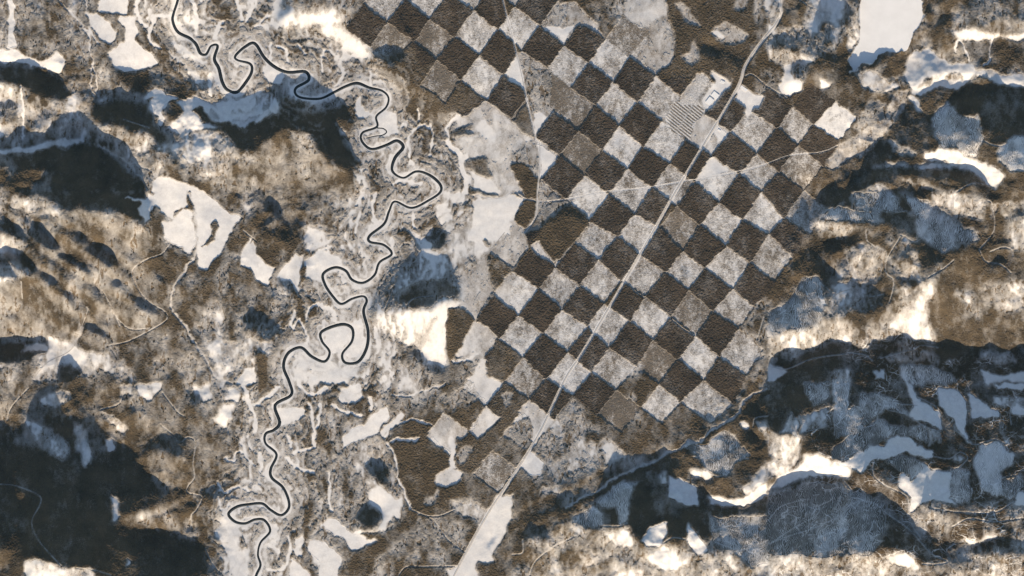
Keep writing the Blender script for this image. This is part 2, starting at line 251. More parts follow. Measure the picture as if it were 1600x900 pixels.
F('K', .6, 4, '170,180 280,60 340,150 440,250 520,330 640,330 560,380 420,400 280,450 150,520 60,400 150,370 90,320 130,280', '520,60 640,20 620,100 560,180 480,150'); F('K', .9, 2, '340,210 440,250 400,290 330,250', '0,440 60,420 150,500 60,560 0,570', '0,640 260,560 560,420 500,440 400,540 280,600 200,640 100,740 0,760')
F('K', .04, 1, '60,340 90,320 150,370 140,420 90,430 50,390', '500,110 570,140 550,165 510,150', '740,420 860,480 880,570 820,570 740,530', '600,730 640,670 725,640 730,690 690,750 640,760', '830,650 860,700 910,780 880,795 840,770 815,720', '1065,180 1110,190 1120,220 1080,210')
F('K', .2, 2, '420,300 480,280 540,350 430,380', '690,420 730,390 730,460 700,460', '140,500 220,470 220,500 150,530')
F('K', .92, 3, '400,560 560,420 900,250 1200,60 1200,600 930,610 930,780 860,700 830,650 800,730 740,720 700,650 600,730 540,660 430,660')
F('K', .04, 1, '740,420 860,480 880,570 820,570 740,530', '600,730 640,670 725,640 730,690 690,750 640,760', '830,650 860,700 910,780 880,795 840,770 815,720', '1065,180 1110,190 1120,220 1080,210')
F('K', .36, 1.5, '280,620 370,570 420,600 430,660 360,670 280,650', '390,560 500,460 600,460 560,500 540,640 500,660 480,580 420,570', '800,300 930,270 990,210 1060,260 1120,340 1040,370 1000,430 930,410 880,350', '690,420 730,390 730,460 700,460')
F('K', .2, 2, '830,390 920,400 940,450 860,440', '1070,490 1140,420 1200,390 1200,460 1100,520', '1120,150 1160,180 1200,190 1200,250 1150,220'); F('K', .04, 1.2, '910,515 1000,535 1080,525 1200,470 1200,520 1120,560 1000,572 930,560')
F('K', .46, 1.5, '930,620 1200,620 1200,840 1130,860 1040,780 930,750 930,690')
F('K', .68, 4, '440,680 540,690 620,760 720,770 800,740 880,790 1000,820 1130,860 1200,900 0,900 60,740 240,720'); F('K', .35, 2, '600,790 720,770 860,790 820,850 720,880', '440,700 540,690 600,760 480,760', '310,800 460,800 400,860 320,850', '1000,780 1040,780 1040,860 1000,850', '500,880 600,870 620,900 500,900')
F('M', .93, 3, '0,0 1200,0 1200,600 0,500', '530,600 640,650 740,730 840,840 730,840 640,800 530,760')
F('M', .15, 2, '0,500 60,425 160,365 160,335 230,325 310,365 390,400 380,450 320,435 230,435 100,465 0,508'); F('M', .35, 2, '0,210 60,250 150,250 155,350 60,400 0,300', '0,380 60,340 110,320 130,360 60,430 0,450')
F('M', .03, 1, '650,0 680,10 700,60 800,130 810,210 740,170 660,150 690,100', '790,10 890,40 920,90 930,180 920,220 960,280 900,230 870,160 810,110', '940,50 1000,80 1080,130 1080,160 1000,155 960,170', '1050,0 1200,0 1200,20 1080,25', '1140,100 1200,80 1200,140 1150,140',
  '310,370 370,360 460,290 540,300 580,250 640,240 690,290 780,310 780,340 740,350 640,310 540,350 470,360 430,420 380,390', '610,420 640,420 680,470 740,370 760,400 860,410 860,480 850,540 900,560 770,540 710,560 665,610 670,530 610,480', '1160,510 1200,510 1200,580 1160,570')
F('M', .48, 1.2, '1060,60 1200,30 1200,80 1100,110 1060,90', '540,360 640,320 740,380 680,450 600,400', '860,400 940,400 950,560 900,560 850,520', '1100,440 1180,430 1190,480 1130,550 1095,520', '420,120 430,60 520,40 560,60 640,100 660,150 560,120 500,160 440,150',
  '310,250 310,150 400,110 490,170 400,240', '290,310 410,220 520,170 600,200 740,190 740,280 660,240 580,240 500,290 400,330 360,365 300,350', '750,210 800,210 800,280 750,290', '140,160 220,130 300,110 260,200 160,230', '160,0 290,0 290,60 220,100', '880,340 920,340 900,370 870,360', '1080,180 1120,200 1150,280 1110,270')
F('M', .28, 1.2, '960,370 1000,290 1080,270 1150,320 1150,360 1090,410 1100,520 1060,530 1000,490 990,430', '300,0 390,0 370,130 320,200 310,60', '60,230 110,130 140,170 140,250')
F('M', .52, 2, '0,520 130,480 250,450 350,470 390,500 540,560 550,640 530,740 480,790 400,800 200,810 0,800'); F('M', .5, 3, '0,810 200,810 400,800 640,790 730,850 740,900 0,900', '1040,850 1200,870 1200,900 1030,900'); F('M', .9, 3, '470,410 610,420 660,560 670,680 540,540 400,470 390,400')
F('M', .7, 4, '740,740 900,760 1200,700 1200,870 1040,850 760,880'); F('M', .12, 2, '540,800 640,800 720,860 700,880 600,850', '880,730 1080,705 1080,725 960,750')

# strips of open snow (old channels, creeks): tile, width px, cover, line
ST = []
def S(t, w, v, *ps):
    for s in ps: ST.append((w, v, tp(t, s)))
S('B', 3.5, .05, '310,330 305,260 340,230 380,260 400,350', '90,220 140,240 150,290', '200,210 230,260', '720,740 715,640 760,590 820,600', '825,590 820,730', '640,870 700,850 780,860', '0,120 60,60', '60,210 70,280 40,330', '370,400 400,360 380,300', '540,340 545,400', '760,520 765,560')
S('B', 8, .0, '885,660 930,700 965,760 980,830 985,900'); S('B', 5, .05, '950,540 905,580 900,650', '720,760 740,780')
S('A', 5, .05, '720,80 800,75 850,120', '720,90 700,190 760,230', '1000,350 1050,420', '900,0 930,100 920,160', '650,0 640,60 690,130', '820,190 880,250 960,290', '1040,100 1010,180', '1110,0 1130,90', '1170,20 1150,100', '980,350 990,440')
S('A', 2.2, .1, '400,0 420,130 430,260 440,300 420,390 440,450', '440,300 450,400 460,450', '270,0 380,110 460,200')
S('A', 4, .15, '100,400 105,560 110,650', '880,520 880,650 900,760')
S('F', 4.5, .05, '560,10 545,100 570,160', '740,100 750,160', '240,610 250,560 300,530 350,550 370,610', '170,650 210,610 230,680 220,760', '490,100 470,190', '215,830 210,890', '600,800 640,870', '180,560 165,640', '560,640 570,720', '640,220 650,290', '500,20 470,60')
S('J', 5, .05, '0,100 60,60 100,10', '100,130 210,120 200,160 130,190', '210,0 260,50 330,20', '250,90 270,200 270,300', '300,100 290,200', '150,240 160,300', '140,350 200,390 260,420', '360,100 440,140 500,150', '60,870 130,860 160,780 150,720', '60,760 110,790', '20,330 30,400', '170,330 260,300', '530,60 540,120', '340,420 350,580')
S('I', 6, .03, '1140,0 1165,60 1185,130 1190,220'); S('I', 4, .08, '1130,260 1150,330 1200,380', '1060,340 1090,370 1110,320 1160,330', '1020,460 1050,510 1100,480 1160,500', '1030,540 1040,590', '1140,560 1120,600')
S('J', 3.5, .08, '600,250 650,190 720,172 820,190', '620,270 655,340 680,440 700,530 730,590', '640,265 750,262'); S('J', 2.4, .12, '905,400 910,330 915,260', '640,50 720,60 830,20 900,0')
S('J', 9, .15, '590,230 640,180 670,150'); S('F', 3, .1, '920,800 1000,790 1040,770')
S('K', 9, .97, '250,586 400,516 500,446 560,421 740,346 880,288 930,235 1050,170 1100,90 1200,44', '0,680 120,620 250,590')
S('K', 4.0, .28, '250,570 400,500 500,430 560,405 740,330 880,270 930,215 1050,150 1090,70 1200,20'); S('E', 3.5, .25, '880,0 915,70 922,140 918,290 850,390 812,470 812,560 850,620 900,690 940,760 1000,850 1080,900')
S('E', 4, .1, '1180,230 1150,280', '600,30 700,50'); S('A', 3, .3, '470,680 600,760 640,800 690,890', '620,760 740,830'); S('D', 3, .1, '880,240 890,180 930,240 940,290', '1050,180 1040,280 1010,310', '380,270 420,330 380,340')
S('G', 2.6, .2, '1180,0 1170,110 1190,150')

# ------------------------------------------------------------------ build the fields
flat = np.zeros((H, W))
s, m = poly(tp('Z', '560,0 1200,0 1230,110 1380,110 1300,250 1240,370 1200,560 1160,600 1050,700 880,780 800,850 740,900 330,900 350,750 380,600 430,540 480,400 480,330 560,250 430,170 330,130 250,0'), 14, 'w'); flat[s] = m
for q in ('240,265 300,270 385,335 400,380 330,450 230,380', '130,-10 260,-10 265,115 160,110 120,40', '380,380 480,380 470,470 380,440', '0,220 140,205 140,240 0,262'):
    s, m = poly(tp('Z', q), 8); flat[s] = np.maximum(flat[s], m)
for q in ('180,420 430,420 430,560 380,900 300,700 200,600 60,620 0,640 0,560 150,500', '0,0 420,0 420,130 250,110 150,100 0,100'):
    s, m = poly(tp('Z', q), 14); flat[s] = np.maximum(flat[s], .6*m)
slope = np.zeros((H, W))
rough = .33*(1-flat)+.035
slope += .6*rough*octaves(8, 4, .75, .8)
slope += (1-flat)*.10*noise(30)
for sg, am in ((17, 2.0), (8, 1.0)):          # sharp-crested ridges and gullies on the hills
    hr = -am*np.abs(noise(sg*1.25, sg) + .35*noise(sg*.5)); slope += (1-flat)*np.gradient(hr, axis=0)
for v, soft, p in SL:
    s, m = poly(p, soft)
    slope[s] = slope[s]*(1-m*(.35 if v < 0 else .6)) + v*m
s, m = poly(tp('E', '0,60 300,90 600,130 700,260 600,440 640,560 500,700 300,690 0,690'), 10)
ph = 2*math.pi*(.80*YY-.60*XX)/27 + .9*noise(26)
slope[s] += m*.46*(np.sin(ph)+.3*np.sin(2*ph+1))[s]
slope += .02*noise(4)
ky = 2*math.pi*FY; kx = 2*math.pi*FX
lam, mu = .05, (2*math.pi/1700)**2
Sh = np.fft.rfft2(slope)
ker = (-1j*ky)/(ky**2 + lam*kx**2 + mu*1.0)
Z = np.fft.irfft2(Sh*ker, s=(H, W))*PX
Z = Z - Z.min()

cov = np.full((H, W), .74) + .12*octaves(18, 3)
for v, soft, p in CV:
    s, m = poly(p, soft)
    amp = .16*(1-abs(2*v-1)) + .015
    nz = cov[s]*0 + v
    cov[s] = cov[s]*(1-m) + m*nz
    cov[s] += 0
vary = octaves(7, 4, .8, 1.7); mott = .8*noise(1.1, 1.6)+.5*noise(2.2, 3.4)  # cover mottling drawn out north-south, putting shadow-like streaks into the colour
cov = cov + (vary*.17+.10*noise(9, 13))*np.clip(1.15-abs(2*cov-1), 0, 1) + .01*vary
hgt = np.full((H, W), 22.0)         # tree height
lab = np.zeros((H, W), np.int32)    # which object owns each quad; 0 = bare ground / mixed wood
reg = {}                            # id -> dict(name, label, cat, group, mat)

# ---- the checkerboard
CC = np.array([[969.38435,196.575631],[38.5750149,29.5184032],[27.8172568,-37.9123162],[.012030164,-.00339165888],[.06509009,.00714002431],[-.0592201468,.0109514204]])
def T3(ox, oy, s): return [(ox+float(a.split(',')[0])/3, oy+float(a.split(',')[1])/3) for a in s.split()]
anch = (T3(800,0,'245,215 475,385 503,590 540,795 740,765 672,360 705,570 935,730 1145,715 395,495 590,480 350,305 275,415 165,320 550,270 370,290 815,660 612,690 425,705 1025,620')
 + T3(400,0,'615,105 845,280 815,95 1020,50 1045,260 1080,475 1160,355 960,375 930,175 1135,140 740,195 890,480 770,400')
 + T3(800,300,'575,105 500,205 360,135 490,215 405,320 295,235 205,355 315,440 235,555 125,455 510,420 430,525 700,385 630,490 800,280 905,360 830,460 735,375 880,155 695,165 970,50 1080,135 1005,250 940,560 860,675 755,580 1035,455 1135,540 1065,640 735,590 655,690 565,600 540,610 455,730 360,625 345,645 260,750 160,660 30,580 130,665 50,775 160,880 355,850 585,820 385,845 665,705 770,790 970,775 893,870 790,785')
 + T3(800,600,'285,55 80,75 790,85 700,185 605,110 900,0 1040,95 930,185')
 + T3(1200,0,'115,500 215,585 140,680 45,600 315,475 415,550 335,660') + [(1185,243),(1217,270),(1190,300),(1155,272),(1225,341.7),(1201.7,366.7)])
def lat0(i, j): return np.array([1, i, j, i*i, i*j, j*j]) @ CC
nodes = {}
for a in anch:
    best = min(((lat0(i, j)[0]-a[0])**2+(lat0(i, j)[1]-a[1])**2, i, j) for i in range(-10, 10) for j in range(-13, 8))
    nodes.setdefault((best[1], best[2]), []).append(np.array(a)-lat0(best[1], best[2]))
res = {k: np.mean(v, 0) for k, v in nodes.items()}
def lat(i, j):
    if (i, j) in res: return lat0(i, j)+res[(i, j)]
    w = 0; r = np.zeros(2)
    for (a, b), v in res.items():
        g = math.exp(-((a-i)**2+(b-j)**2)/2.5); w += g; r += g*v
    return lat0(i, j) + r/(w+.35)
dark = {-9:[-3], -8:[-2], -7:[-3,-1], -6:[-2,0], -5:[-3,-1,1], -4:[-2,0], -3:[1], -2:[-4,-2,0], -1:[-5,-3,-1,1], 0:[-8,-6,-4,-2,0,2],
        1:[-9,-7,-5,-3,-1,3], 2:[-10,-8,-6,-4,-2,0,2], 3:[-9,-7,-5,-3,-1,1,3], 4:[-8,-6,-4,-2,0,2,4], 5:[-5,-3,-1,1,3], 6:[-6,-4,-2,0], 7:[-5]}
light = {-9:[-2], -8:[-3,-1], -7:[-2,0], -6:[-3,-1,1], -5:[-2,0], -4:[-3,-1,1], -3:[-2,0], -2:[-3,-1,1,3], -1:[-4,-2,0,2], 0:[-9,-7,-5,-3,-1,1,3],
         1:[-12,-10,-8,-6,-4,-2,0,2], 2:[-11,-9,-7,-5,-3,-1,1], 3:[-12,-10,-8,-6,-4,-2,0,2], 4:[-7,-5,-3,-1,1,3], 5:[-8,-6,-4,-2,0,2,4], 6:[-7,-5,-3,-1,1], 7:[-6,-4]}
extra_even_pale = [(-3,-1), (-2,2), (-1,3), (1,1)]
special = {(-3,-1):.62, (-2,2):.57, (-1,3):.42, (1,1):.6, (-1,-2):.72, (-2,-1):.66, (-3,-2):.52, (3,-2):.60, (5,-4):.62, (5,-6):.66, (5,-8):.74, (3,-12):.58, (2,-9):.47,
           (5,2):.5, (-8,-3):.6, (-8,-1):.4, (-7,-2):.58, (-6,-3):.6, (-4,-3):.55, (-4,1):.45, (4,-7):.42, (0,-7):.3, (5,4):.2, (3,0):.34, (-1,-4):.6, (3,-4):.45,
           (2,-11):.3, (1,-10):.32, (1,-12):.34, (3,-10):.22, (7,-4):.45, (6,1):.45, (5,0):.33, (3,-8):.3, (2,-7):.36, (-1,0):.36, (0,-1):.3, (0,-3):.32, (0,-5):.32}
RR = random.Random(5)
cells = []
nid = 100
for tbl, kind in ((dark, 'dark'), (light, 'pale')):
    for i, js in tbl.items():
        for j in js: cells.append((i, j, kind))
for i, j in extra_even_pale: cells.append((i, j, 'pale'))
cellinfo = {}
for i, j, kind in cells:
    p = np.array([lat(i, j), lat(i+1, j), lat(i+1, j+1), lat(i, j+1)])
    s, m = poly(p, .01, 'l', ext=False)
    m = m > .5
    c = p.mean(0)
    if kind == 'dark': v = .95+RR.uniform(-.03, .03); h = 23+RR.uniform(-2, 2)
    else: v = special.get((i, j), .38+RR.uniform(-.06, .06)); v = v*.93 if v < .5 else .46+(v-.5)*.55; h = 5.0 if v < .55 else 9.0
    blk_c = cov[s]; blk_h = hgt[s]; blk_l = lab[s]
    nzz = (.05*vary[s] + .045*mott[s] if kind == 'pale' else .035*vary[s])
    blk_c[m] = (np.full(m.shape, v)+nzz)[m]; blk_h[m] = h; blk_l[m] = nid
    cellinfo[nid] = dict(i=i, j=j, kind=kind, c=c, v=v); nid += 1

# ---- shapes drawn over the checkerboard (cover, tree height, outline); keep = stays part of the square it lies in
OV = []
def O(t, v, h, soft, *ps, own=0, warp='w', keep=False):
    for s in ps: OV.append((v, h, soft, tp(t, s), own, warp, keep))
z2 = (560, 0, 4); z3 = (680, 150, 4); z4 = (640, 500, 4); z6 = (1060, 90, 7.5)
fields = {}
def fld(name, label, cat, t, v, s, warp='w'):
    global nid
    fields[nid] = dict(name=name, label=label, cat=cat); O(t, v, 3, 1.5, s, own=nid, warp=warp); nid += 1
# open marsh and wedges left of the railway line
O(z3, .3, 5, 1.5, '140,130 220,110 320,35 480,150 620,265 560,290 490,420 560,620 490,600 400,640 230,620 210,500 190,330 130,240')
O(z3, .82, 14, 1, '480,150 570,30 590,80 630,250 600,250')
O(z3, .10, 3, 1, '300,150 330,160 385,240 370,290 310,260 270,200', '240,480 330,500 410,590 400,640 250,600')
O(z3, .85, 14, 1.5, '110,220 240,180 240,210 180,220 310,240 110,250', '190,390 320,380 330,450 370,520 300,510 190,430', '210,570 400,625 400,640 220,610')
O(z2, .9, 20, 1.2, '330,270 400,420 470,400 380,540 230,470 180,330 260,330', '380,540 480,620 550,640 620,500 790,630 680,690 590,700 480,690 300,560')
O(z2, .55, 9, 1.5, '1000,330 1060,340 1100,430 1180,440 1200,400 1200,700 1160,790 1110,850 1090,760 1040,560')
O(z3, .5, 8, 1.5, '480,350 560,290 650,300 650,530 610,500 560,420 490,420')
O(z3, .06, 3, .6, '650,300 760,380 655,530'); O(z3, .06, 3, .7, '615,110 655,100 700,130 628,240'); O(z2, .02, 2, .5, '915,465 995,355 1045,570')
O(z3, .97, 22, .7, '470,430 560,420 645,540 640,650 570,640 530,560'); O(z3, .55, 8, 1.5, '650,550 700,560 800,640 650,655', '640,660 860,650 830,700 740,770 650,830 590,850 560,870')
O(z3, .08, 3, 1, '240,660 400,640 480,612 570,650 510,740 500,800 570,830 540,900 200,900 240,780')
O(z3, .97, 23, .7, '570,650 640,655 620,760 570,825 510,800 495,745'); O('G', .97, 24, 1.5, '90,230 180,120 260,60 340,110 355,150 300,230 200,340 170,300 130,240'); O('G', .3, 4, .6, '85,255 130,230 175,290 195,345')
O('F', .35, 6, .8, '1090,280 1165,190 1200,200 1200,360')
O('F', .3, 4, 1, '1110,470 1200,370 1200,560'); O('F', .34, 4, .8, '945,420 1080,300 1110,470 1035,605 965,530')
O('G', .32, 4, .8, '0,130 60,180 75,260 0,360'); O('C', .42, 5, 1, '160,90 200,30 290,10 360,70 410,120 430,170 300,120 245,125 160,120'); O('C', .05, 3, .5, '150,115 250,125 300,120 245,200')
O('C', .25, 3, 1, '560,0 660,0 730,60 700,100 650,100 640,140 600,130 530,75'); O('C', .4, 5, 1, '650,100 720,70 760,200 760,260 680,340 580,280 640,180')
O('C', .93, 20, 1, '760,260 830,240 850,180 900,260 860,330 700,370 690,350'); O('C', .4, 5, 1, '780,265 830,240 855,190 880,230 890,260 840,310')
O('C', .93, 21, 1, '735,-5 1195,-5 1110,270 1060,385 1000,345 940,335 900,345 850,330 830,390 790,345 760,260 772,200 745,110 730,60 755,40')
O('C', .42, 6, 1.5, '760,20 800,10 830,60 890,120 820,110 790,60', '930,140 1000,100 1110,160 1090,190 1020,210 960,190', '950,0 1110,0 1100,40 1050,45', '785,265 830,245 855,190 880,230 890,260 840,310')
O('C', .05, 3, 1, '930,140 960,140 1000,175 985,185')
O('C', .2, 3, .7, '1180,35 1195,-5 1230,-5 1210,50')
# plantation rows and the yards beside the highway
fld('plantation_plot', 'pale cleared plot striped with thin parallel rows of trees beside the white yard', 'plantation', 'C', .33, '810,460 890,340 930,370 900,420 870,470 900,520 860,600 830,655 740,610 720,560 760,480', '')
ROW = nid-1
O('C', .3, 4, 1, '860,580 910,540 960,560 980,600 940,720 840,660')
fld('snowy_yard', 'white cleared yard holding two flat-roofed sheds, left of the highway', 'yard', z6, .0, '390,150 440,180 560,250 620,310 600,360 560,370 380,610 290,550 280,500 420,310 440,270 380,210', '')
fld('snowy_yard', 'white bow-tie shaped yard with one square shed, right of the highway', 'yard', z6, .0, '740,315 830,380 900,440 980,435 1010,470 940,605 900,590 870,620 820,690 765,650 800,595 655,490 690,440 690,380 715,370', '')
fld('snowy_yard', 'small white rectangular yard touching the highway below the rows of trees', 'yard', 'C', .02, '960,585 1010,630 1000,655 975,660 945,625', '')
fld('snowy_field', 'bright white triangle of open snow at the top of a pale square', 'field', 'C', .02, '935,735 1010,800 870,835', '')
fld('snowy_field', 'small white sunlit field beside the highway near the lower pale squares', 'field', 'K', .0, '60,340 90,320 150,370 140,420 90,430 50,390')
# lower squares
O(z4, .96, 22, .7, '240,0 410,0 290,235 250,260 240,200 220,190')
O(z4, .32, 4, .6, '415,5 550,110 450,240 400,270 290,235'); O(z4, .72, 12, 1.5, '290,240 400,270 330,340 240,390 150,370 230,300')
O(z4, .18, 3, .6, '440,245 470,260 480,340 575,400 490,520 430,480 400,390 370,380 360,370 400,340'); O(z4, .6, 9, .6, '600,450 645,460 600,555 570,500 580,460')
O(z4, .9, 19, 1, '490,240 550,120 700,235 600,370 580,400 480,340', '600,400 740,510 690,560 620,620 500,540 580,410'); O(z4, .55, 9, .6, '570,470 600,445 645,465 600,550')
O(z4, .22, 3, .6, '480,550 500,560 605,625 440,750 380,700 430,600'); O(z4, .28, 4, .5, '210,600 270,630 360,710 240,830 110,720 160,660')
O(z4, .25, 3, .6, '745,510 830,550 900,630 790,770 760,620 690,570'); O(z4, .62, 9, .6, '590,730 640,650 740,600 790,680 730,810')
O('J', .2, 3, .8, '840,440 910,390 970,410 960,460 900,490 850,470'); O('J', .12, 3, .5, '900,260 925,260 925,330 945,395 905,400'); O('J', .92, 20, 1, '940,260 1030,260 1200,110 1200,200 1090,330 1000,420 960,400 930,330')
O('J', .6, 9, 1, '930,330 980,290 1020,300 960,380'); O('J', .4, 6, .8, '1160,240 1200,200 1200,260')
fld('snowy_clearing', 'long pale wedge of open snow spreading beside the highway at the bottom edge', 'clearing', 'J', .12, '1130,530 1200,510 1200,640 1110,800 1130,830 1090,840 1040,830 1000,905 880,905 890,870 950,850 1080,600')
fld('snowy_clearing', 'white bean-shaped clearing slanting up beside the old river loops', 'clearing', 'J', .02, '400,250 500,200 560,130 610,100 620,160 560,230 480,270 405,300')
fld('snowy_clearing', 'white L-shaped clearing below the oval wooded knoll', 'clearing', 'J', .02, '340,615 380,630 430,690 580,740 510,750 450,785 400,720 310,660')
fld('snowy_clearing', 'white slanted rectangular clearing near the bottom edge, right of the river', 'clearing', 'J', .03, '250,730 320,740 400,820 380,870 350,905 290,830 240,790')
fld('snowy_field', 'largest white diamond field on the left, cut by a dark tree finger', 'field', 'E', .02, '893,-5 950,-5 1050,70 1125,130 1090,150 1080,190 1030,280 965,360 930,340 925,200 915,100')
fld('snowy_field', 'white arrow-shaped field left of the creek, beside the diamond field', 'field', 'E', .02, '765,140 800,150 860,85 905,100 915,240 890,300 850,270 770,210')
O('E', .9, 20, .8, '985,150 1010,130 1030,160 1005,235 935,250 1000,205')
fld('snowy_field', 'white boot-shaped field at the top left between dark woods', 'field', 'A', .0, '565,80 630,85 650,150 640,200 700,250 750,300 600,330 530,300 510,250 560,210 590,200')
fld('snowy_field', 'white field touching the top edge above the boot-shaped field', 'field', 'A', .0, '450,0 610,0 605,70 540,60 460,60')
fld('snowy_field', 'narrow white field strip running down from the top left corner', 'field', 'A', .0, '40,0 65,0 60,150 80,210 40,225 35,100')
fld('snowy_field', 'shaded blue-white hook-shaped clearing among dark woods at upper left', 'field', 'A', .06, '680,460 740,410 780,450 840,450 790,490 760,530 780,560 760,600 740,590 750,550 710,530 710,480 740,460')
fld('snowy_clearing', 'white five-sided clearing in shade below the creek, lower right of the squares', 'clearing', 'K', .0, '740,420 860,480 880,570 820,570 740,530')
fld('snowy_clearing', 'small shaded clearing shaped like a mitten near the bottom edge', 'clearing', 'K', .0, '600,730 640,670 725,640 730,690 690,750 640,760')
fld('snowy_clearing', 'shaded fang-shaped clearing curving down between dark woods at the bottom', 'clearing', 'K', .0, '830,650 860,700 910,780 880,795 840,770 815,720')
fld('clear_cut', 'tall bare snow clear-cut with curved sides on the shaded right slope', 'clear-cut', 'M', .0, '790,10 890,40 920,90 930,180 920,220 960,280 900,230 870,160 810,110')
fld('clear_cut', 'slanted bare snow strip left of the tall curved clear-cut', 'clear-cut', 'M', .02, '650,0 680,10 700,60 800,130 810,210 740,170 660,150 690,100')
fld('clear_cut', 'arched bare snow clear-cut on the shaded slope above the grey fan', 'clear-cut', 'M', .04, '310,370 370,360 460,290 540,300 580,250 640,240 690,290 780,310 780,340 740,350 640,310 540,350 470,360 430,420 380,390')
fld('clear_cut', 'wide bare snow clear-cut with a sunlit strip down its left side', 'clear-cut', 'M', .0, '610,420 640,420 680,470 740,370 760,400 860,410 860,480 850,540 900,560 770,540 710,560 665,610 670,530 610,480')
fld('clear_cut', 'snowy clear-cut flecked with stumps, shaped like a mushroom at far right', 'clear-cut', 'M', .26, '960,370 1000,290 1080,270 1150,320 1150,360 1090,410 1100,520 1060,530 1000,490 990,430')
fld('clear_cut', 'grey square clear-cut flecked with trees beside the wide bare one', 'clear-cut', 'M', .42, '860,400 940,400 950,560 900,560 850,520')
fld('clear_cut', 'grey fan-shaped cut with thin trees under the arched clear-cut', 'clear-cut', 'M', .48, '540,360 640,320 740,380 680,450 600,400')
fld('clear_cut', 'bare snow patch pointing down between woods near the right edge', 'clear-cut', 'M', .03, '940,50 1000,80 1080,130 1080,160 1000,155 960,170')
fld('clear_cut', 'large textured cut on the shaded slope, ribbed with skid trails, bottom right', 'clear-cut', 'K', .45, '930,620 1200,620 1200,840 1130,860 1040,780 930,750 930,690')
fld('clear_cut', 'half-moon cut ribbed with pale skid trails on the upper right hills', 'clear-cut', 'H', .4, '720,200 790,160 860,150 960,190 1000,215 960,240 880,250 820,300 760,250')
fld('clear_cut', 'speckled shield-shaped cut in shade right of the checkerboard top', 'clear-cut', 'D', .36, '770,560 850,470 900,540 960,550 990,540 1000,640 980,740 910,730 880,690 810,690 790,620')
fld('clear_cut', 'speckled round cut at the right edge below the snowy valley', 'clear-cut', 'D', .34, '1080,700 1150,640 1200,650 1200,790 1120,800 1080,750')
fld('clear_cut', 'thinly wooded cut with a long trail along its top, between fan and slanted strip', 'clear-cut', 'M', .46, '420,120 430,60 520,40 560,60 640,100 660,150 560,120 500,160 440,150')
fld('clear_cut', 'ear-shaped thin cut left of the trail-topped one in the long shade', 'clear-cut', 'M', .42, '310,250 310,150 400,110 490,170 400,240')
fld('clear_cut', 'ribbed slope cut sweeping down like a skirt under the ear-shaped cut', 'clear-cut', 'M', .5, '290,310 410,220 520,170 600,200 740,190 740,280 660,240 580,240 500,290 400,330 360,365 300,350')
fld('clear_cut', 'upright torn strip of snow at the top left of the long shade', 'clear-cut', 'M', .3, '300,-20 390,-20 370,130 340,180 310,60')
fld('clear_cut', 'rayed cut left of the upright torn strip', 'clear-cut', 'M', .48, '160,0 290,-10 295,60 220,110')
fld('clear_cut', 'trail-laced cut covering the shaded mound at the bottom right', 'clear-cut', 'M', .5, '200,660 300,600 360,520 420,500 540,560 550,640 530,740 480,790 400,800 200,805 240,740')
fld('clear_cut', 'thinly wooded cut on the left of the trail-laced mound', 'clear-cut', 'M', .55, '0,540 130,490 250,460 340,480 350,520 290,600 190,660 220,740 190,800 0,800')
fld('clear_cut', 'small ribbed fan cut at the right foot of the mushroom cut', 'clear-cut', 'M', .5, '1100,440 1180,430 1190,480 1130,550 1095,520')
fld('clear_cut', 'ribbed cut at the top of the upper right hills, left of the half-moon', 'clear-cut', 'H', .46, '400,0 580,0 640,90 560,90 520,80 410,78')
fld('clear_cut', 'ragged snowy cut between the dark square wood and the half-moon cut', 'clear-cut', 'H', .36, '650,20 760,40 800,90 860,145 770,160 710,200 690,110')
fld('clear_cut', 'thin striped strip along the lower edge of the dark upper right wood', 'clear-cut', 'H', .42, '250,110 330,75 405,78 530,90 530,145 400,140 300,140')
fld('clear_cut', 'grey kite-shaped cut in shade right of the lowest pale squares', 'clear-cut', 'K', .45, '800,300 930,270 990,210 1060,260 1120,340 1040,370 1000,430 930,410 880,350')
fld('clear_cut', 'sickle-shaped thin cut above the creek woods, bottom centre', 'clear-cut', 'K', .4, '390,560 500,460 600,460 560,500 540,640 500,660 480,580 420,570')
fld('clear_cut', 'leaf-shaped thin cut left of the sickle-shaped cut', 'clear-cut', 'K', .36, '280,620 370,570 420,600 430,660 360,670 280,650')
fld('clear_cut', 'dome-shaped grey cut just under the long shadow line at right', 'clear-cut', 'H', .4, '620,820 760,810 850,850 890,900 640,900')
fld('clear_cut', 'rumpled snowy cut on the slope right of the last dark squares', 'clear-cut', 'H', .42, '100,510 170,400 230,400 260,520 240,620 160,650 0,640 0,560')
LAKE = tp('D', '445,0 740,0 725,80 680,170 650,235 600,245 560,240 520,270 490,300 440,295 400,340 380,280 430,180 430,60')
O('D', 0, 0, .4, '445,0 740,0 725,80 680,170 650,235 600,245 560,240 520,270 490,300 440,295 400,340 380,280 430,180 430,60')
O('D', .45, 6, 1, '600,420 665,410 650,480 600,560 540,630 440,740 400,740 300,800 265,780 330,680 430,620 540,560 560,500')
O('D', .6, 10, 1, '440,520 480,470 550,480 540,560 430,620 400,600', keep=True)
for v, h, soft, p, own, warp, keep in OV:
    s, m = poly(p, soft, warp)
    mm = m > .5
    cov[s] = cov[s]*(1-m) + m*np.clip(v + .10*vary[s]*(1-abs(2*v-1)), 0, 1)
    b = hgt[s]; b[mm] = h
    if not keep: b = lab[s]; b[mm] = own
# plantation rows run down to the right
rw = lab == ROW
u = (XX*.62 - YY*.78)
cov[rw] = (.42 + .38*np.sin(u[rw]*2*math.pi/4.2))*np.clip((XX[rw]-1030)/20, .2, 1)
rowmask = rw & (YY < 165) & (XX > 1062); cov[rowmask] = .3

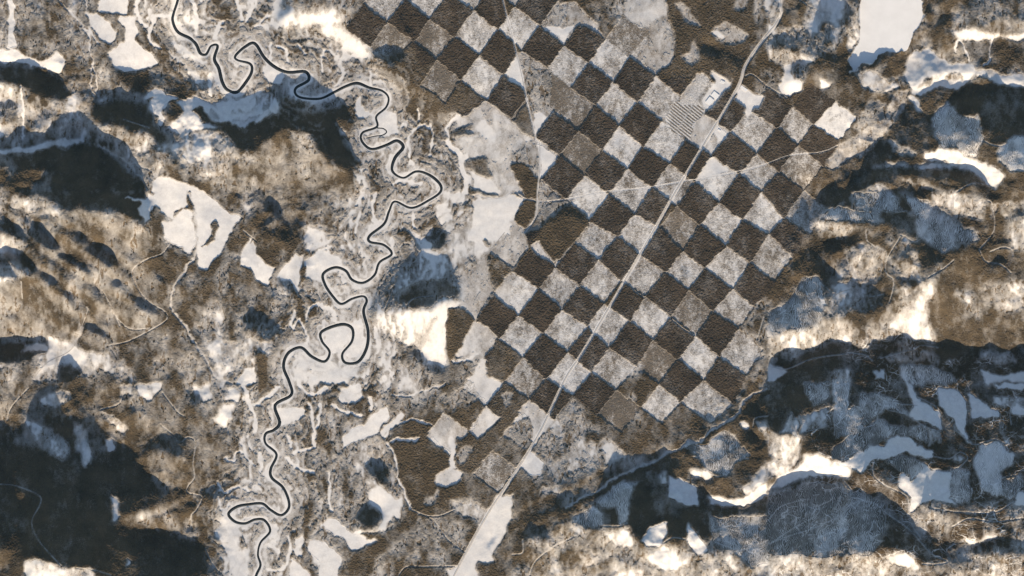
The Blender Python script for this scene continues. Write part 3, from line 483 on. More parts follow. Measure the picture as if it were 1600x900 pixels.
# ---- strips, river, roads
RIVER = np.array([(282,-60),(279,-20),(278,0),(271.7,20),(270,33),(278,50),(297,60),(307,70),(313,83),(322,85),(330,72),(340,72),(335,92),(342,107),(347,127),(355,140),(370,144),(383,130),(393,113),(391,100),(371,94),(368,87),(383,73),(398,68),
 (413,90),(430,105),(450,113),(477,112),(482,125),(463,137),(462,147),(473,153),(500,154),(520,145),(540,135),(558,130),(577,137),(597,142),(607,153),(603,168),(588,182),(589,198),(567,207),(565,220),(580,233),(603,227),(620,220),(630,230),(617,247),(613,267),(630,278),(650,268),(670,273),(687,287),
 (688,300),(670,313),(643,325),(617,315),(608,330),(600,350),(578,368),(578,378),(600,383),(612,397),(593,410),(585,430),(567,442),(550,437),(540,423),(523,418),(505,428),(508,445),(520,463),(533,475),(550,467),(567,463),(573,470),(568,487),(575,517),(573,543),(560,565),(540,567),(535,553),(550,533),(550,513),(533,507),(503,518),(503,533),(515,550),(507,565),(487,557),(470,543),(450,552),(443,573),(452,597),
 (455,617),(430,633),(437,660),(428,672),(415,678),(415,693),(432,710),(423,733),(425,747),(443,763),(452,790),(440,805),(423,797),(410,787),(390,788),(370,792),(357,803),(367,815),(383,818),(398,812),(413,813),(422,830),(407,848),(403,867),(407,883),(400,900),(392,930),(400,980)])
SIDE = np.array([(589,200),(599,201),(604,206),(598,211),(585,213),(572,216)])
ROAD = np.array([(1222,-130),(1220,0),(1221,20),(1213,37),(1200,53),(1178,82),(1163,107),(1153,137),(1105,218),(1057,298),(1018,367),(980,433),(956,474),(933,513),(908,555),(883,593),(843,677),(800,747),(760,807),(713,893),(640,1030)])
RAIL = np.array([(760,-120),(786,0),(806,78),(822,150),(837,215),(843,223),(843,267),(840,300),(838,333),(832,348),(820,363)])
CROSS = np.array([(739,305),(780,310),(802,301),(822,311),(852,315),(892,310),(940,300),(1013,293),(1067,283),(1090,280),(1157,267),(1200,255),(1237,242),(1283,238),(1310,227)])
for w, v, p in ST:
    s, m = stroke(p, w, .9, 'w'); m = m*(lab[s] == 0) if w < 3 else m
    cov[s] = cov[s]*(1-m)+v*m
rs, rm = stroke(RIVER, 160, 80, 'w'); dr = 160*(1-rm)     # scroll bars follow the river's bends
cov[rs] = cov[rs] - np.where((lab[rs] == 0) & (rm > .3), .17*np.sin(dr/2.1+1.6*vary[rs])*np.clip((75-dr)/25, 0, 1)*np.clip(1.4-2*np.abs(cov[rs]-.5), 0, 1), 0)
rs, rm = stroke(RIVER, 40, 9, 'w'); cov[rs] = cov[rs]*(1-.34*rm*np.clip(1+.9*vary[rs], 0, 2))
rs, rm = stroke(RIVER, 10, 1.8, 'w'); cov[rs] = cov[rs]*(1-.6*rm*np.clip(1+.35*vary[rs], 0, 1.2))
cov = np.clip(cov, 0, 1)
def clear_line(p, w, v=0.0, sm=True):
    s, m = stroke(p, w, .45, '', sm); cov[s] = cov[s]*(1-m)+v*m
    b = lab[s]; pale = np.isin(b, PALE) & (m > .5); hb = hgt[s]; hb[pale] = 0
    b[(m > .5) & ~pale] = 0
    return s, m
PALE = [k for k, c in cellinfo.items() if c['kind'] == 'pale'] + [k for k, f in fields.items()]
LOG = []
def G(t, *ps):
    for s in ps: LOG.append(tp(t, s))
G('M', '0,640 50,580 130,550 180,540', '0,750 100,710 200,680 290,640 360,600 390,560 480,550 560,610 660,680 760,790 840,830', '20,740 110,680 230,610 240,570 300,540 290,500 330,485 390,500 350,450',
  '220,800 290,730 350,680 370,600', '230,800 320,760 420,720 480,680 492,640 525,680', '430,790 470,700 492,640', '400,235 420,210 510,180 500,80 560,120 640,140 740,200 805,215 800,120 700,60', '150,230 250,200 300,120', '310,240 315,200 310,150 400,115',
  '560,60 600,90 700,100', '740,380 770,400 860,410 935,350 900,320 850,350 780,340', '870,190 880,215 930,260 970,285 1060,260 1110,280', '860,670 940,630 1060,645 1200,625', '760,580 900,600 1060,600 1150,550', '1140,190 1140,110 1200,70', '1090,440 1160,430 1200,460', '500,360 490,420 540,470 640,520 660,570 670,650 720,730', '720,840 780,845 840,835')
G('H', '410,75 500,75 560,95 650,90', '650,20 700,35 750,40', '620,200 690,235 750,190 820,150 900,160', '620,210 560,310 555,380 590,420 570,520', '370,300 380,360', '460,180 465,230 500,260 490,320', '990,270 1060,180 1050,60 1030,40', '990,270 1020,325 1090,340 1140,380', '1040,280 1100,260 1140,270 1150,300', '865,0 870,70',
  '150,460 180,410 220,400 260,440 290,465', '20,820 90,830 200,785 320,765 440,760 490,790', '290,510 340,470 440,450 470,490 540,480', '0,640 60,600 100,610', '530,780 680,740 720,720 800,730', '1000,850 1020,880 1010,900', '750,400 820,360 870,320')
G('E', '800,240 760,290 680,320 620,370 640,440 690,510 770,560 780,600 700,650 600,700 510,720', '520,560 600,640 700,640', '480,460 530,560 560,630', '380,640 410,560 405,540', '150,880 220,800 330,740 400,620', '100,420 105,500', '1140,180 1200,230')
G('I', '750,190 800,230 840,275 880,250 915,275 905,370 910,440 880,480 880,510 945,530 920,590 895,620 900,690', '0,470 80,480 180,520 190,560 150,650 190,740 290,850', '350,860 440,870 520,895', '960,770 1000,850 1050,900', '580,0 560,90 470,120', '760,40 830,130 860,150', '130,20 50,110 30,170')
G('J', '730,590 830,640 900,730 980,790', '670,895 705,858 800,856 950,853', '760,610 850,620 930,590'); G('K', '430,665 500,665 540,650', '700,750 750,720 810,725', '80,900 110,830 200,760 300,710', '930,690 990,675 1080,690 1160,650', '950,740 1040,770 1120,770 1200,730', '850,340 900,360 930,420 990,430 1050,360 1110,350', '0,800 50,790 50,730', '1130,200 1140,160 1200,150')
G('C', '935,380 870,460 775,610', '1095,355 1130,350 1200,410'); G('D', '0,408 40,430 90,460', '150,0 200,30 250,55', '1000,655 1050,680 1100,685', '880,900 960,860 1040,870'); G('G', '540,400 570,460 620,495', '740,590 800,640 860,675', '1180,590 1150,690')
G('F', '560,440 620,370 740,330 760,280 700,240 660,280', '830,490 740,500 700,540', '600,560 640,470', '1085,290 1165,190')
G('A', '580,560 700,600')
riv_s, riv_m = clear_line(RIVER, 5.6); clear_line(SIDE, 2.6)
road_bits = [(ROAD, 4.6), (RAIL, 2.2), (CROSS, 1.2)]
for p, w in road_bits: clear_line(p, w)
for p in LOG: clear_line(p, 1.4, .3)
cov = np.clip(fblur(cov, .7), 0, 1)

# river bed level
Zs = fblur(Z, 7)
wb = np.zeros((H, W)); s, m = stroke(RIVER, 9, 2.5); wb[s] = m
Z = Z*(1-wb) + Zs*wb
bed = np.zeros((H, W)); s, m = stroke(RIVER, 4.6, .5); bed[s] = m
s, m = stroke(SIDE, 2.0, .4); bed[s] = np.maximum(bed[s], m)
lk = np.zeros((H, W)); s, m = poly(smooth(LAKE, 3), 1.0, ''); lk[s] = m
lz = float(np.percentile(Z[lk > .5], 40))
lkw = fblur(lk, 2.5); Z = Z*(1-np.clip(lkw*1.6, 0, 1)) + lz*np.clip(lkw*1.6, 0, 1) - 2.5*(lk > .3)
Zriver = Z.copy()
Z = Z - 1.4*bed

# which quads carry trees tall enough to be a canopy
grain = noise(.6, .65)
canopy = (cov + .08*noise(.8, 3.2) + .05*noise(1.2, 1.6) + .08*noise(2.5, 4.5)) > .5  # noise stretched along the sun's line shapes edges like tree-shadow streaks
iscell = lab > 0
owner = lab.copy()
mixed = (~iscell) & canopy
# a square stays in one piece: scraps cut off it fall back to the ground round them
for k, ci in cellinfo.items():
    Mk = lab == k
    if not Mk.any(): continue
    r_ = np.where(Mk.any(1))[0]; c_ = np.where(Mk.any(0))[0]
    sub = Mk[r_[0]:r_[-1]+1, c_[0]:c_[-1]+1]; seen = np.zeros(sub.shape, bool); comps = []
    for y, x in zip(*np.where(sub)):
        if seen[y, x]: continue
        st = [(y, x)]; seen[y, x] = True; comp = []
        while st:
            a, b = st.pop(); comp.append((a, b))
            for da, db in ((1,0),(-1,0),(0,1),(0,-1)):
                e, f = a+da, b+db
                if 0 <= e < sub.shape[0] and 0 <= f < sub.shape[1] and sub[e, f] and not seen[e, f]: seen[e, f] = True; st.append((e, f))
        comps.append(comp)
    comps.sort(key=len, reverse=True)
    for n_, comp in enumerate(comps[1:]):
        if n_ == 0 and len(comp) > 300 and ci['kind'] == 'dark': continue
        for a, b in comp: lab[r_[0]+a, c_[0]+b] = 0
iscell = lab > 0; owner = lab.copy(); mixed = (~iscell) & canopy
# wooded areas
WOODS = [(80,25,'brown snowy woods on the flat at the top left corner'),(330,60,'patchy woods around the uppermost river bends'),(60,130,'dark woods on the shaded slope at left, near the top'),
 (200,190,'dark woods above the pale ridge at upper left'),(470,220,'dark shaded woods below the uppermost river bends'),(150,290,'large dark wood on the shaded hill over the striped slope'),
 (140,450,'thin brown woods on the sunlit gullied slope at left'),(450,300,'rugged brown woods on the hill between field and river'),(600,260,'broken woods between the middle river loops'),
 (500,600,'patchy woods in the lower river plain'),(230,640,'brown woods on low sunlit hills at lower left'),(100,820,'dark woods on the big shaded mountain at bottom left'),(340,480,'mottled woods between the creek and the river'),
 (330,720,'brown woods on the slope down to the lower river'),(640,130,'brown woods at the upper left corner of the checkerboard'),(720,850,'woods along the diagonal creek at the bottom'),(650,640,'brown woods left of the lowest squares'),
 (560,780,'woods on and round the oval knoll'),(1120,50,'dark woods above the squares at the top'),(1290,50,'woods left of the frozen lake'),(1450,60,'woods right of the frozen lake at the top'),(1000,670,'brown woods beneath the lowest right squares'),
 (1500,180,'dark woods below the white valley at right'),(1280,300,'dark brown woods at the right end of the checkerboard'),(1390,330,'woods between the cuts on the upper right hills'),(1500,460,'golden brown woods on the sunlit right slope'),
 (1290,470,'mottled woods at the right foot of the squares'),(1250,560,'pale sunlit woods over the long shadow line'),(1360,610,'dark woods in the long shadow at right'),(1530,650,'dark woods between the clear-cuts at far right'),
 (1150,700,'dark woods right of the creek mouth'),(930,830,'dark woods in the hollow south of the creek'),(1050,880,'sunlit scrubby woods along the bottom edge'),(1330,840,'trail-laced woods on the shaded mound at bottom right'),(1520,820,'dark woods in the bottom right corner')]
best = np.full((H, W), 1e12); wid = np.zeros((H, W), np.int32)
for k, (x, y, l) in enumerate(WOODS):
    d = (XW-x)**2+(YW-y)**2; q = d < best; best[q] = d[q]; wid[q] = k
owner[mixed] = 1000+wid[mixed]
# a field keeps its own sheet; the trees in it are part of the sheet
top = Z + .6
hh = np.where(iscell, np.where(hgt < 12, .7+hgt*np.clip(cov*1.3, 0, 1)*.5, hgt), 6+17*np.clip((cov-.45)*2.0, 0, 1))
rg = np.where(hh > 21, 2.3, np.where(hh > 8, 1.2, np.clip(cov, 0, 1)*1.7))
top = Z + np.maximum(hh + rg*grain + .35*np.where(hh > 8, 1, 0)*noise(2.0), .7)

# ------------------------------------------------------------------ sample to the mesh grid (finer in the middle)
def idx(n, a0, lo, hi, step=5):
    v = list(range(0, lo-a0, step)) + list(range(lo-a0, hi-a0)) + list(range(hi-a0, n, step))
    if v[-1] != n-1: v.append(n-1)
    return np.array(v)
ix = idx(W, X0, -20, 1621); iy = idx(H, Y0, -15, 916)
g = np.ix_(iy, ix)
gx = (ix+X0-800.0)*PX; gy = -(iy+Y0-450.0)*PX
gZ, gT, gC = Z[g], top[g], cov[g]; gO = owner[g][:-1, :-1]
PXX, PYY = np.meshgrid(gx, gy)
# distant apron: outermost ring of the ground sheet runs far out
PGX, PGY = PXX.copy(), PYY.copy()
PGX[:, 0] -= 60000; PGX[:, -1] += 60000; PGY[0, :] += 60000; PGY[-1, :] -= 60000

# ------------------------------------------------------------------ scene helpers
scn = bpy.context.scene; col = scn.collection
def mesh_from(name, V, Q, attr=None, mat=None, smooth_shade=False):
    me = bpy.data.meshes.new(name)
    me.vertices.add(len(V)); me.vertices.foreach_set('co', np.ascontiguousarray(V, np.float32).ravel())
    n = len(Q); me.loops.add(n*4); me.loops.foreach_set('vertex_index', np.ascontiguousarray(Q, np.int32).ravel())
    me.polygons.add(n); me.polygons.foreach_set('loop_start', np.arange(0, n*4, 4, dtype=np.int32))
    me.polygons.foreach_set('loop_total', np.full(n, 4, np.int32))
    me.polygons.foreach_set('use_smooth', np.full(n, smooth_shade, bool))
    me.update(calc_edges=True)
    if attr is not None:
        a = me.attributes.new('cover', 'FLOAT', 'POINT'); a.data.foreach_set('value', np.ascontiguousarray(attr, np.float32))
    if mat: me.materials.append(mat)
    return me
def link(name, me, parent=None):
    o = bpy.data.objects.new(name, me); col.objects.link(o)
    if parent: o.parent = parent
    return o
def tag(o, label=None, cat=None, group=None, kind=None):
    for k, v in (('label', label), ('category', cat), ('group', group), ('kind', kind)):
        if v: o[k] = v
    return o

# ------------------------------------------------------------------ materials
def mix(nt, a, b, fac):
    n = nt.nodes.new('ShaderNodeMix'); n.data_type = 'RGBA'
    for sck, v in ((n.inputs['Factor'], fac), (n.inputs['A'], a), (n.inputs['B'], b)):
        if isinstance(v, (tuple, float, int)): sck.default_value = v
        else: nt.links.new(v, sck)
    return n.outputs['Result']
def math_(nt, op, a, b=None, c=None, clamp=False):
    n = nt.nodes.new('ShaderNodeMath'); n.operation = op; n.use_clamp = clamp
    for k, v in enumerate((a, b, c)):
        if v is None: continue
        if isinstance(v, (int, float)): n.inputs[k].default_value = v
        else: nt.links.new(v, n.inputs[k])
    return n.outputs[0]
def noise_tex(nt, scale, detail=2, vec=None, rough=.6):
    n = nt.nodes.new('ShaderNodeTexNoise'); n.inputs['Scale'].default_value = scale; n.inputs['Detail'].default_value = detail; n.inputs['Roughness'].default_value = rough
    nt.links.new(vec, n.inputs['Vector']); return n.outputs['Fac']
def cover_mat(name, tree_a, tree_b, snow=(.83,.81,.79,1), mode='mixed', ribs=False, gain=2.0, trails=0):
    m = bpy.data.materials.new(name); m.use_nodes = True; nt = m.node_tree
    bs = nt.nodes['Principled BSDF']; bs.inputs['Roughness'].default_value = .95; bs.inputs['Specular IOR Level'].default_value = .05
    geo = nt.nodes.new('ShaderNodeNewGeometry').outputs['Position']
    at = nt.nodes.new('ShaderNodeAttribute'); at.attribute_name = 'cover'; c = at.outputs['Fac']
    n0 = noise_tex(nt, .11, 1, geo); n1 = noise_tex(nt, .045, 2, geo); n2 = noise_tex(nt, .012, 3, geo); n3 = noise_tex(nt, .0032, 4, geo)
    nn = math_(nt, 'ADD', math_(nt, 'ADD', math_(nt, 'MULTIPLY', n0, .35), math_(nt, 'MULTIPLY', n1, .35)), math_(nt, 'MULTIPLY', n2, .3))
    if mode == 'pale':
        nn = math_(nt, 'ADD', math_(nt, 'MULTIPLY', n0, .5), math_(nt, 'MULTIPLY', n1, .5))
    if mode == 'canopy':          # closed wood: snow only shows through where it thins
        f = math_(nt, 'ADD', math_(nt, 'MULTIPLY_ADD', c, 1.0, .07), math_(nt, 'MULTIPLY_ADD', nn, -.8, .40), clamp=True)
    else:
        f = math_(nt, 'MULTIPLY_ADD', math_(nt, 'SUBTRACT', math_(nt, 'MULTIPLY_ADD', c, .95, .16), nn), gain, .5, clamp=True)
        f = math_(nt, 'MULTIPLY', f, math_(nt, 'MULTIPLY', math_(nt, 'MINIMUM', c, .3), 3.3), clamp=True)
    if ribs:                      # skid trails and rows left by the cutting
        w = nt.nodes.new('ShaderNodeTexWave'); w.inputs['Scale'].default_value = .0125; w.inputs['Distortion'].default_value = 40
        w.inputs['Detail'].default_value = 3; w.inputs['Detail Scale'].default_value = .25; w.inputs['Detail Roughness'].default_value = .6
        nt.links.new(geo, w.inputs['Vector'])
        f = math_(nt, 'ADD', f, math_(nt, 'MULTIPLY', math_(nt, 'MULTIPLY', math_(nt, 'MULTIPLY_ADD', w.outputs['Fac'], .7, -.35), math_(nt, 'MULTIPLY', n2, 1.6)), math_(nt, 'MULTIPLY', math_(nt, 'MINIMUM', c, .3), 3.3)), clamp=True)
    if trails:                    # old logging trails: a wandering net of thin snowy lines
        wp = nt.nodes.new('ShaderNodeTexNoise'); wp.inputs['Scale'].default_value = .004; wp.inputs['Detail'].default_value = 3; nt.links.new(geo, wp.inputs['Vector'])
        va = nt.nodes.new('ShaderNodeVectorMath'); va.operation = 'MULTIPLY_ADD'; nt.links.new(wp.outputs['Color'], va.inputs[0]); va.inputs[1].default_value = (260, 260, 0); nt.links.new(geo, va.inputs[2])
        vm = nt.nodes.new('ShaderNodeVectorMath'); vm.operation = 'MULTIPLY'; nt.links.new(va.outputs[0], vm.inputs[0]); vm.inputs[1].default_value = (1, 1.5, 0)
        for sc, wd_, am in ((.0030, .03, .6*trails), (.0085, .06, .33*trails)):
            vo = nt.nodes.new('ShaderNodeTexVoronoi'); vo.feature = 'DISTANCE_TO_EDGE'; vo.inputs['Scale'].default_value = sc; nt.links.new(vm.outputs[0], vo.inputs['Vector'])
            ln = math_(nt, 'SUBTRACT', 1.0, math_(nt, 'DIVIDE', vo.outputs['Distance'], wd_), clamp=True)
            ln = math_(nt, 'MULTIPLY', ln, math_(nt, 'MULTIPLY_ADD', n3, 5.0, -2.3, clamp=True))
            f = math_(nt, 'SUBTRACT', f, math_(nt, 'MULTIPLY', ln, am), clamp=True)
    tree = mix(nt, tree_a, tree_b, math_(nt, 'MULTIPLY_ADD', math_(nt, 'ADD', math_(nt, 'MULTIPLY', n3, .5), math_(nt, 'MULTIPLY', n0, .5)), 3.4, -1.2, clamp=True))
    sn = mix(nt, snow, (snow[0]*.78, snow[1]*.77, snow[2]*.77, 1), math_(nt, 'MULTIPLY_ADD', math_(nt, 'ADD', math_(nt, 'MULTIPLY', n2, .6), math_(nt, 'MULTIPLY', n1, .4)), 2.6, -.9, clamp=True))
    nt.links.new(mix(nt, sn, tree, f), bs.inputs['Base Color'])
    bp = nt.nodes.new('ShaderNodeBump'); bp.inputs['Strength'].default_value = .6; bp.inputs['Distance'].default_value = 7
    nt.links.new(math_(nt, 'MULTIPLY', nn, f), bp.inputs['Height']); nt.links.new(bp.outputs[0], bs.inputs['Normal'])
    return m
M_ground = cover_mat('snowy_ground', (.090,.068,.046,1), (.165,.122,.08,1))
M_forest = cover_mat('conifer_canopy', (.038,.031,.023,1), (.122,.092,.060,1), mode='canopy')
M_stand = cover_mat('conifer_stand', (.031,.026,.022,1), (.088,.068,.051,1), mode='canopy')
M_pale = cover_mat('young_regrowth', (.10,.085,.07,1), (.20,.165,.13,1), mode='pale', gain=2.8)
M_cut = cover_mat('cut_over_slope', (.09,.08,.07,1), (.17,.15,.13,1), ribs=True, trails=1.3)
M_logged = cover_mat('logged_over_canopy', (.030,.025,.020,1), (.11,.077,.046,1), mode='canopy', trails=1.4)
def flat_mat(name, a, b, scale, rough=.8, spec=.2):
    m = bpy.data.materials.new(name); m.use_nodes = True; nt = m.node_tree; bs = nt.nodes['Principled BSDF']
    bs.inputs['Roughness'].default_value = rough; bs.inputs['Specular IOR Level'].default_value = spec
    geo = nt.nodes.new('ShaderNodeNewGeometry').outputs['Position']
    nt.links.new(mix(nt, a, b, math_(nt, 'MULTIPLY_ADD', noise_tex(nt, scale, 4, geo), 2.2, -.6, clamp=True)), bs.inputs['Base Color'])
    return m
M_water = flat_mat('river_water', (.010,.014,.019,1), (.022,.027,.032,1), .02, .5, .2)
M_road = flat_mat('ploughed_road', (.50,.47,.44,1), (.62,.59,.56,1), .02)
M_trail = flat_mat('packed_snow', (.36,.35,.35,1), (.55,.54,.54,1), .02)
M_trail_dim = flat_mat('dimmed_packed_snow', (.24,.215,.19,1), (.36,.33,.30,1), .02)  # trail snow dimmed outside the long shade, where sun made it too bright
M_lake = flat_mat('lake_ice', (.88,.87,.86,1), (.8,.79,.78,1), .006)
M_roof = flat_mat('snowy_roof', (.86,.85,.84,1), (.8,.8,.8,1), .05)
M_wall = flat_mat('metal_wall', (.45,.45,.44,1), (.55,.54,.52,1), .2)

# ------------------------------------------------------------------ ground
nyg, nxg = PXX.shape
I = np.arange(nyg*nxg).reshape(nyg, nxg)
Q = np.stack([I[1:, :-1], I[1:, 1:], I[:-1, 1:], I[:-1, :-1]], -1).reshape(-1, 4)
V = np.stack([PGX, PGY, gZ], -1).reshape(-1, 3)
tag(link('ground', mesh_from('ground', V, Q, gC.ravel(), M_ground, True)), kind='structure')

# ------------------------------------------------------------------ sheets with skirts
def sheet(name, ident, mat):
    Mk = gO == ident
    if not Mk.any(): return None
    r = np.where(Mk.any(1))[0]; c = np.where(Mk.any(0))[0]
    r0, r1, c0, c1 = r[0], r[-1]+1, c[0], c[-1]+1
    Mk = Mk[r0:r1, c0:c1]; hh_, ww_ = Mk.shape
    sl = (slice(r0, r1+1), slice(c0, c1+1))
    X, Y, T, B, A = PXX[sl], PYY[sl], gT[sl], gZ[sl], gC[sl]
    P = np.zeros((hh_+2, ww_+2), bool); P[1:-1, 1:-1] = Mk
    use = P[:-1, :-1] | P[:-1, 1:] | P[1:, :-1] | P[1:, 1:]
    full = P[:-1, :-1] & P[:-1, 1:] & P[1:, :-1] & P[1:, 1:]
    rim = use & ~full
    ti = -np.ones(use.shape, int); ti[use] = np.arange(use.sum())
    bi = -np.ones(use.shape, int); bi[rim] = np.arange(rim.sum()) + use.sum()
    T2 = np.where(rim, B + (T-B)*.85, T)
    V = np.concatenate([np.stack([X[use], Y[use], T2[use]], -1), np.stack([X[rim], Y[rim], B[rim]-1.0], -1)])
    A2 = np.concatenate([A[use], A[rim]])
    a, b, c_, d = ti[:-1, :-1], ti[:-1, 1:], ti[1:, 1:], ti[1:, :-1]
    qs = [np.stack([d[Mk], c_[Mk], b[Mk], a[Mk]], -1)]
    def wall(msk, p, q, pb, qb): qs.append(np.stack([p[msk], q[msk], qb[msk], pb[msk]], -1))
    ba, bb, bc, bd = bi[:-1, :-1], bi[:-1, 1:], bi[1:, 1:], bi[1:, :-1]
    up, dn, lf, rt = P[:-2, 1:-1], P[2:, 1:-1], P[1:-1, :-2], P[1:-1, 2:]
    wall(Mk & ~up, a, b, ba, bb); wall(Mk & ~dn, c_, d, bc, bd); wall(Mk & ~lf, d, a, bd, ba); wall(Mk & ~rt, b, c_, bb, bc)
    return link(name, mesh_from(name, V, np.concatenate(qs), A2, mat, False))

for k, (x, y, l) in enumerate(WOODS):
    o = sheet('woodland', 1000+k, M_logged if (x > 1200 and y > 600) else M_forest)
    if o: tag(o, l, 'woodland', kind='stuff')
for k, f in fields.items():
    o = sheet(f['name'], k, M_cut if f['name'] == 'clear_cut' else M_pale if f['name'] == 'plantation_plot' else M_ground)
    if o: tag(o, f['label'], f['cat'], 'snowy fields, yards and cuttings')

# squares, told apart by counting along the rows of the checkerboard
ORD = ['first','second','third','fourth','fifth','sixth','seventh','eighth','ninth','tenth','eleventh','twelfth','thirteenth','fourteenth','fifteenth','sixteenth','seventeenth','eighteenth','nineteenth','twentieth']
present = {k for k in cellinfo if (gO == k).sum() > 150}
roadpts = smooth(ROAD, 12)
for kind in ('dark', 'pale'):
    rows = sorted({cellinfo[k]['i']-cellinfo[k]['j'] for k in present if cellinfo[k]['kind'] == kind})
    for rn, rv in enumerate(rows):
        ks = sorted([k for k in present if cellinfo[k]['kind'] == kind and cellinfo[k]['i']-cellinfo[k]['j'] == rv], key=lambda k: cellinfo[k]['c'][0])
        for n, k in enumerate(ks):
            ci = cellinfo[k]
            onroad = np.sqrt(((roadpts-ci['c'])**2).sum(1)).min() < 20
            if kind == 'dark': look = 'dark forest square' + (' cut by the highway' if onroad else ''); nm, cat, gr, mt = 'forest_square', 'forest square', 'dark forest squares of the checkerboard', M_stand
            else:
                look = ('greyish regrown square' if ci['v'] > .47 else 'pale snowy square') + (' cut by the highway' if onroad else '')
                nm, cat, gr, mt = 'cleared_square', 'cleared square', 'pale cleared squares of the checkerboard', M_pale
            o = sheet(nm, k, mt)
            pos = f"{ORD[n]} from left" if len(ks) > 1 else 'alone'
            tag(o, f"{look}, {pos} in {ORD[rn]} {kind} row from top", cat, gr)
for k in cellinfo:
    if k not in present and (gO == k).any():      # slivers left of a square become scrub
        o = sheet('scrub_patch', k, M_stand if cellinfo[k]['kind'] == 'dark' else M_pale)
        x, y = cellinfo[k]['c']
        tag(o, 'leftover scrap of trees at the ragged edge of the checkerboard', 'scrub', 'ragged scraps at the checkerboard edge', 'stuff')

# ------------------------------------------------------------------ ribbons: river, roads, trails
def zat(F_, x, y):
    fx = np.clip(x-X0, 0, W-1.001); fy = np.clip(y-Y0, 0, H-1.001); a = fx.astype(int); b = fy.astype(int); u = fx-a; v = fy-b
    return (F_[b, a]*(1-u)+F_[b, a+1]*u)*(1-v)+(F_[b+1, a]*(1-u)+F_[b+1, a+1]*u)*v
def ribbon(name, p, w, lift, mat, n=8, across=3, src=None, vary_w=0.0, thick=1.5):
    p = smooth(p, n); t = np.gradient(p, axis=0); t /= np.linalg.norm(t, axis=1)[:, None]+1e-9; nrm = np.stack([-t[:,1], t[:,0]], 1)
    src = Z if src is None else src
    ww = w*(1+vary_w*np.interp(np.arange(len(p)), np.arange(0, len(p)+40, 20), rng.uniform(-1, 1, len(np.arange(0, len(p)+40, 20)))))
    rows_ = []
    for k in range(across+1):
        q = p + nrm*((k/across-.5)*ww)[:, None]
        z = zat(src, q[:,0], q[:,1])+lift
        rows_.append(np.stack([(q[:,0]-800)*PX, -(q[:,1]-450)*PX, z], -1))
    lo = [rows_[0]-[0,0,thick+lift], rows_[-1]-[0,0,thick+lift]]
    V = np.stack([lo[0]]+rows_+[lo[1]], 1); m, kk = V.shape[:2]; J = np.arange(m*kk).reshape(m, kk)
    Q = np.stack([J[:-1, :-1], J[:-1, 1:], J[1:, 1:], J[1:, :-1]], -1).reshape(-1, 4)
    return link(name, mesh_from(name, V.reshape(-1, 3), Q, None, mat, True))
Zf = fblur(Zriver, 1.5)
tag(ribbon('river', RIVER, 4.3, -.3, M_water, 8, 2, Zf, .38), kind='structure')
tag(ribbon('side_channel', SIDE, 1.8, -.3, M_water, 8, 2, Zf), kind='structure')
tag(ribbon('highway', ROAD, 3.1, 1.2, M_road, 24, 4), kind='structure')
tag(ribbon('dirt_road', RAIL, 1.1, 1.2, M_trail, 16, 3), kind='structure')
tag(ribbon('side_road', CROSS, .6, 1.2, M_trail, 16, 3), kind='structure')
for p in LOG:
    tag(ribbon('forest_road', p, .65 if p[:,1].mean() > 560 and p[:,0].mean() > 800 else .5, 1.0, M_trail if p[:,1].mean() > 560 and p[:,0].mean() > 800 else M_trail_dim, 10, 2, None, .25), kind='structure')
# frozen lake: a flat slab of ice in its basin
lp = extend(LAKE); lp = smooth(np.vstack([lp, lp[:1]]), 3)[:-1]
lc = lp.mean(0)
import bmesh
bm = bmesh.new()
vs = [bm.verts.new(((x-800)*PX, -(y-450)*PX, lz+1.0)) for x, y in lp]
f = bm.faces.new(vs); ex = bmesh.ops.extrude_face_region(bm, geom=[f]); bmesh.ops.translate(bm, verts=[v for v in ex['geom'] if isinstance(v, bmesh.types.BMVert)], vec=(0, 0, -5))
bmesh.ops.triangulate(bm, faces=bm.faces[:]); bmesh.ops.recalc_face_normals(bm, faces=bm.faces[:])
me = bpy.data.meshes.new('frozen_lake'); bm.to_mesh(me); bm.free(); me.materials.append(M_lake); tag(link('frozen_lake', me), kind='structure')

# ------------------------------------------------------------------ sheds in the yards
def box(bm, pts, z0, z1):
    lo = [bm.verts.new((x, y, z0)) for x, y in pts]; hi = [bm.verts.new((x, y, z1)) for x, y in pts]
    n = len(pts); bm.faces.new(hi); bm.faces.new(lo[::-1])
    for k in range(n): bm.faces.new((lo[k], lo[(k+1) % n], hi[(k+1) % n], hi[k]))
def shed(t, s, h, label):
    p = tp(t, s); w = np.stack([(p[:,0]-800)*PX, -(p[:,1]-450)*PX], 1)
    c = w.mean(0); z = float(zat(Z, p[:,0], p[:,1]).mean())
    e = bpy.data.objects.new('warehouse', None); e.location = (c[0], c[1], z); col.objects.link(e); tag(e, label, 'warehouse', 'sheds in the snowy yards')
    q = w-c
    for nm, sc, z0, z1, mt in (('wall', 1.0, -3, h, M_wall), ('roof', 1.03, h+.02, h+2.2, M_roof)):
        bm = bmesh.new(); box(bm, [tuple(v*sc) for v in q], z0, z1); bmesh.ops.recalc_face_normals(bm, faces=bm.faces[:])
        me = bpy.data.meshes.new(nm); bm.to_mesh(me); bm.free(); me.materials.append(mt); link(nm, me, e)
shed(z6, '420,392 482,442 445,488 383,438', 7, 'square snow-roofed shed, upper of the two in the left yard')
shed(z6, '368,458 418,498 366,560 318,520', 7, 'long snow-roofed shed, lower of the two in the left yard')
shed(z6, '740,325 815,375 790,400 722,350', 6, 'snow-roofed shed at the top of the bow-tie shaped yard')
shed(z6, '500,262 545,285 530,310 490,285', 5, 'small snow-roofed shed at the upper end of the left yard')
shed(z6, '470,835 500,855 490,868 462,850', 5, 'small snow-roofed shed in the yard touching the highway')

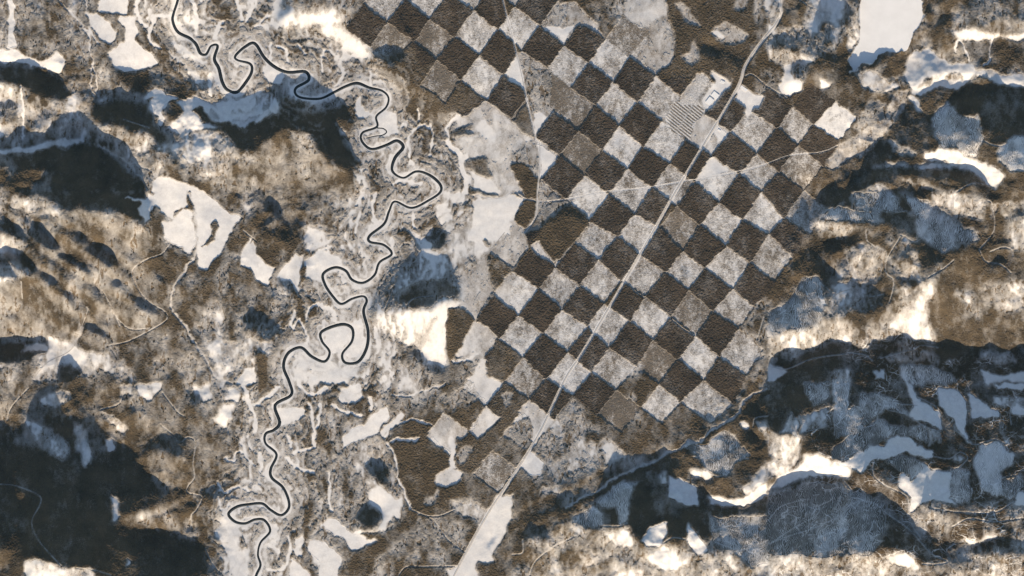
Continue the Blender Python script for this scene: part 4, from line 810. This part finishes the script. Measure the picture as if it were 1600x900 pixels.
# ------------------------------------------------------------------ the air between the camera and the ground
zt = CAM_Z+float(np.median(gZ))+2000; zb = float(gZ.min())-60
bm = bmesh.new(); box(bm, [(-75000,-72000),(75000,-72000),(75000,72000),(-75000,72000)], zb, zt); bmesh.ops.recalc_face_normals(bm, faces=bm.faces[:])
me = bpy.data.meshes.new('haze'); bm.to_mesh(me); bm.free(); tag(link('haze', me), kind='stuff')
hm = bpy.data.materials.new('haze'); hm.use_nodes = True; ht = hm.node_tree; ht.nodes.remove(ht.nodes['Principled BSDF'])
pv = ht.nodes.new('ShaderNodeVolumePrincipled'); pv.inputs['Density'].default_value = HAZE; pv.inputs['Color'].default_value = (.34,.68,.92,1)
ht.links.new(pv.outputs[0], ht.nodes['Material Output'].inputs['Volume']); me.materials.append(hm)

# ------------------------------------------------------------------ light, sky, camera
wd = bpy.data.worlds.new('World'); scn.world = wd; wd.use_nodes = True
nt = wd.node_tree; sky = nt.nodes.new('ShaderNodeTexSky'); sky.sky_type = 'NISHITA'; sky.sun_disc = False
sky.sun_elevation = math.radians(SUN_EL); sky.sun_rotation = math.radians(180); sky.altitude = 700; sky.ozone_density = .45
bg = nt.nodes['Background']; bg.inputs['Strength'].default_value = .108; nt.links.new(sky.outputs[0], bg.inputs['Color'])
sd = bpy.data.lights.new('sun', 'SUN'); sd.energy = 5.0; sd.angle = math.radians(.5); sd.color = (1, .825, .60)
so = bpy.data.objects.new('sun', sd); col.objects.link(so)
so.rotation_euler = (math.radians(90-SUN_EL), 0, 0)      # shines from the south (bottom of the map) to the north
cd = bpy.data.cameras.new('camera'); co = bpy.data.objects.new('camera', cd); col.objects.link(co)
zref = float(np.median(gZ))
co.location = (0, 0, CAM_Z+zref); cd.sensor_width = 36; cd.lens = 36*CAM_Z/(1600*PX)
cd.clip_start = 100; cd.clip_end = 900000; scn.camera = co
scn.view_settings.view_transform = 'Standard'; scn.view_settings.look = 'None'; scn.view_settings.exposure = .50; scn.view_settings.gamma = 1
scn.render.engine = 'CYCLES'
print('relief', Z.min(), Z.max(), 'squares', len(present), 'objects', len(bpy.data.objects))
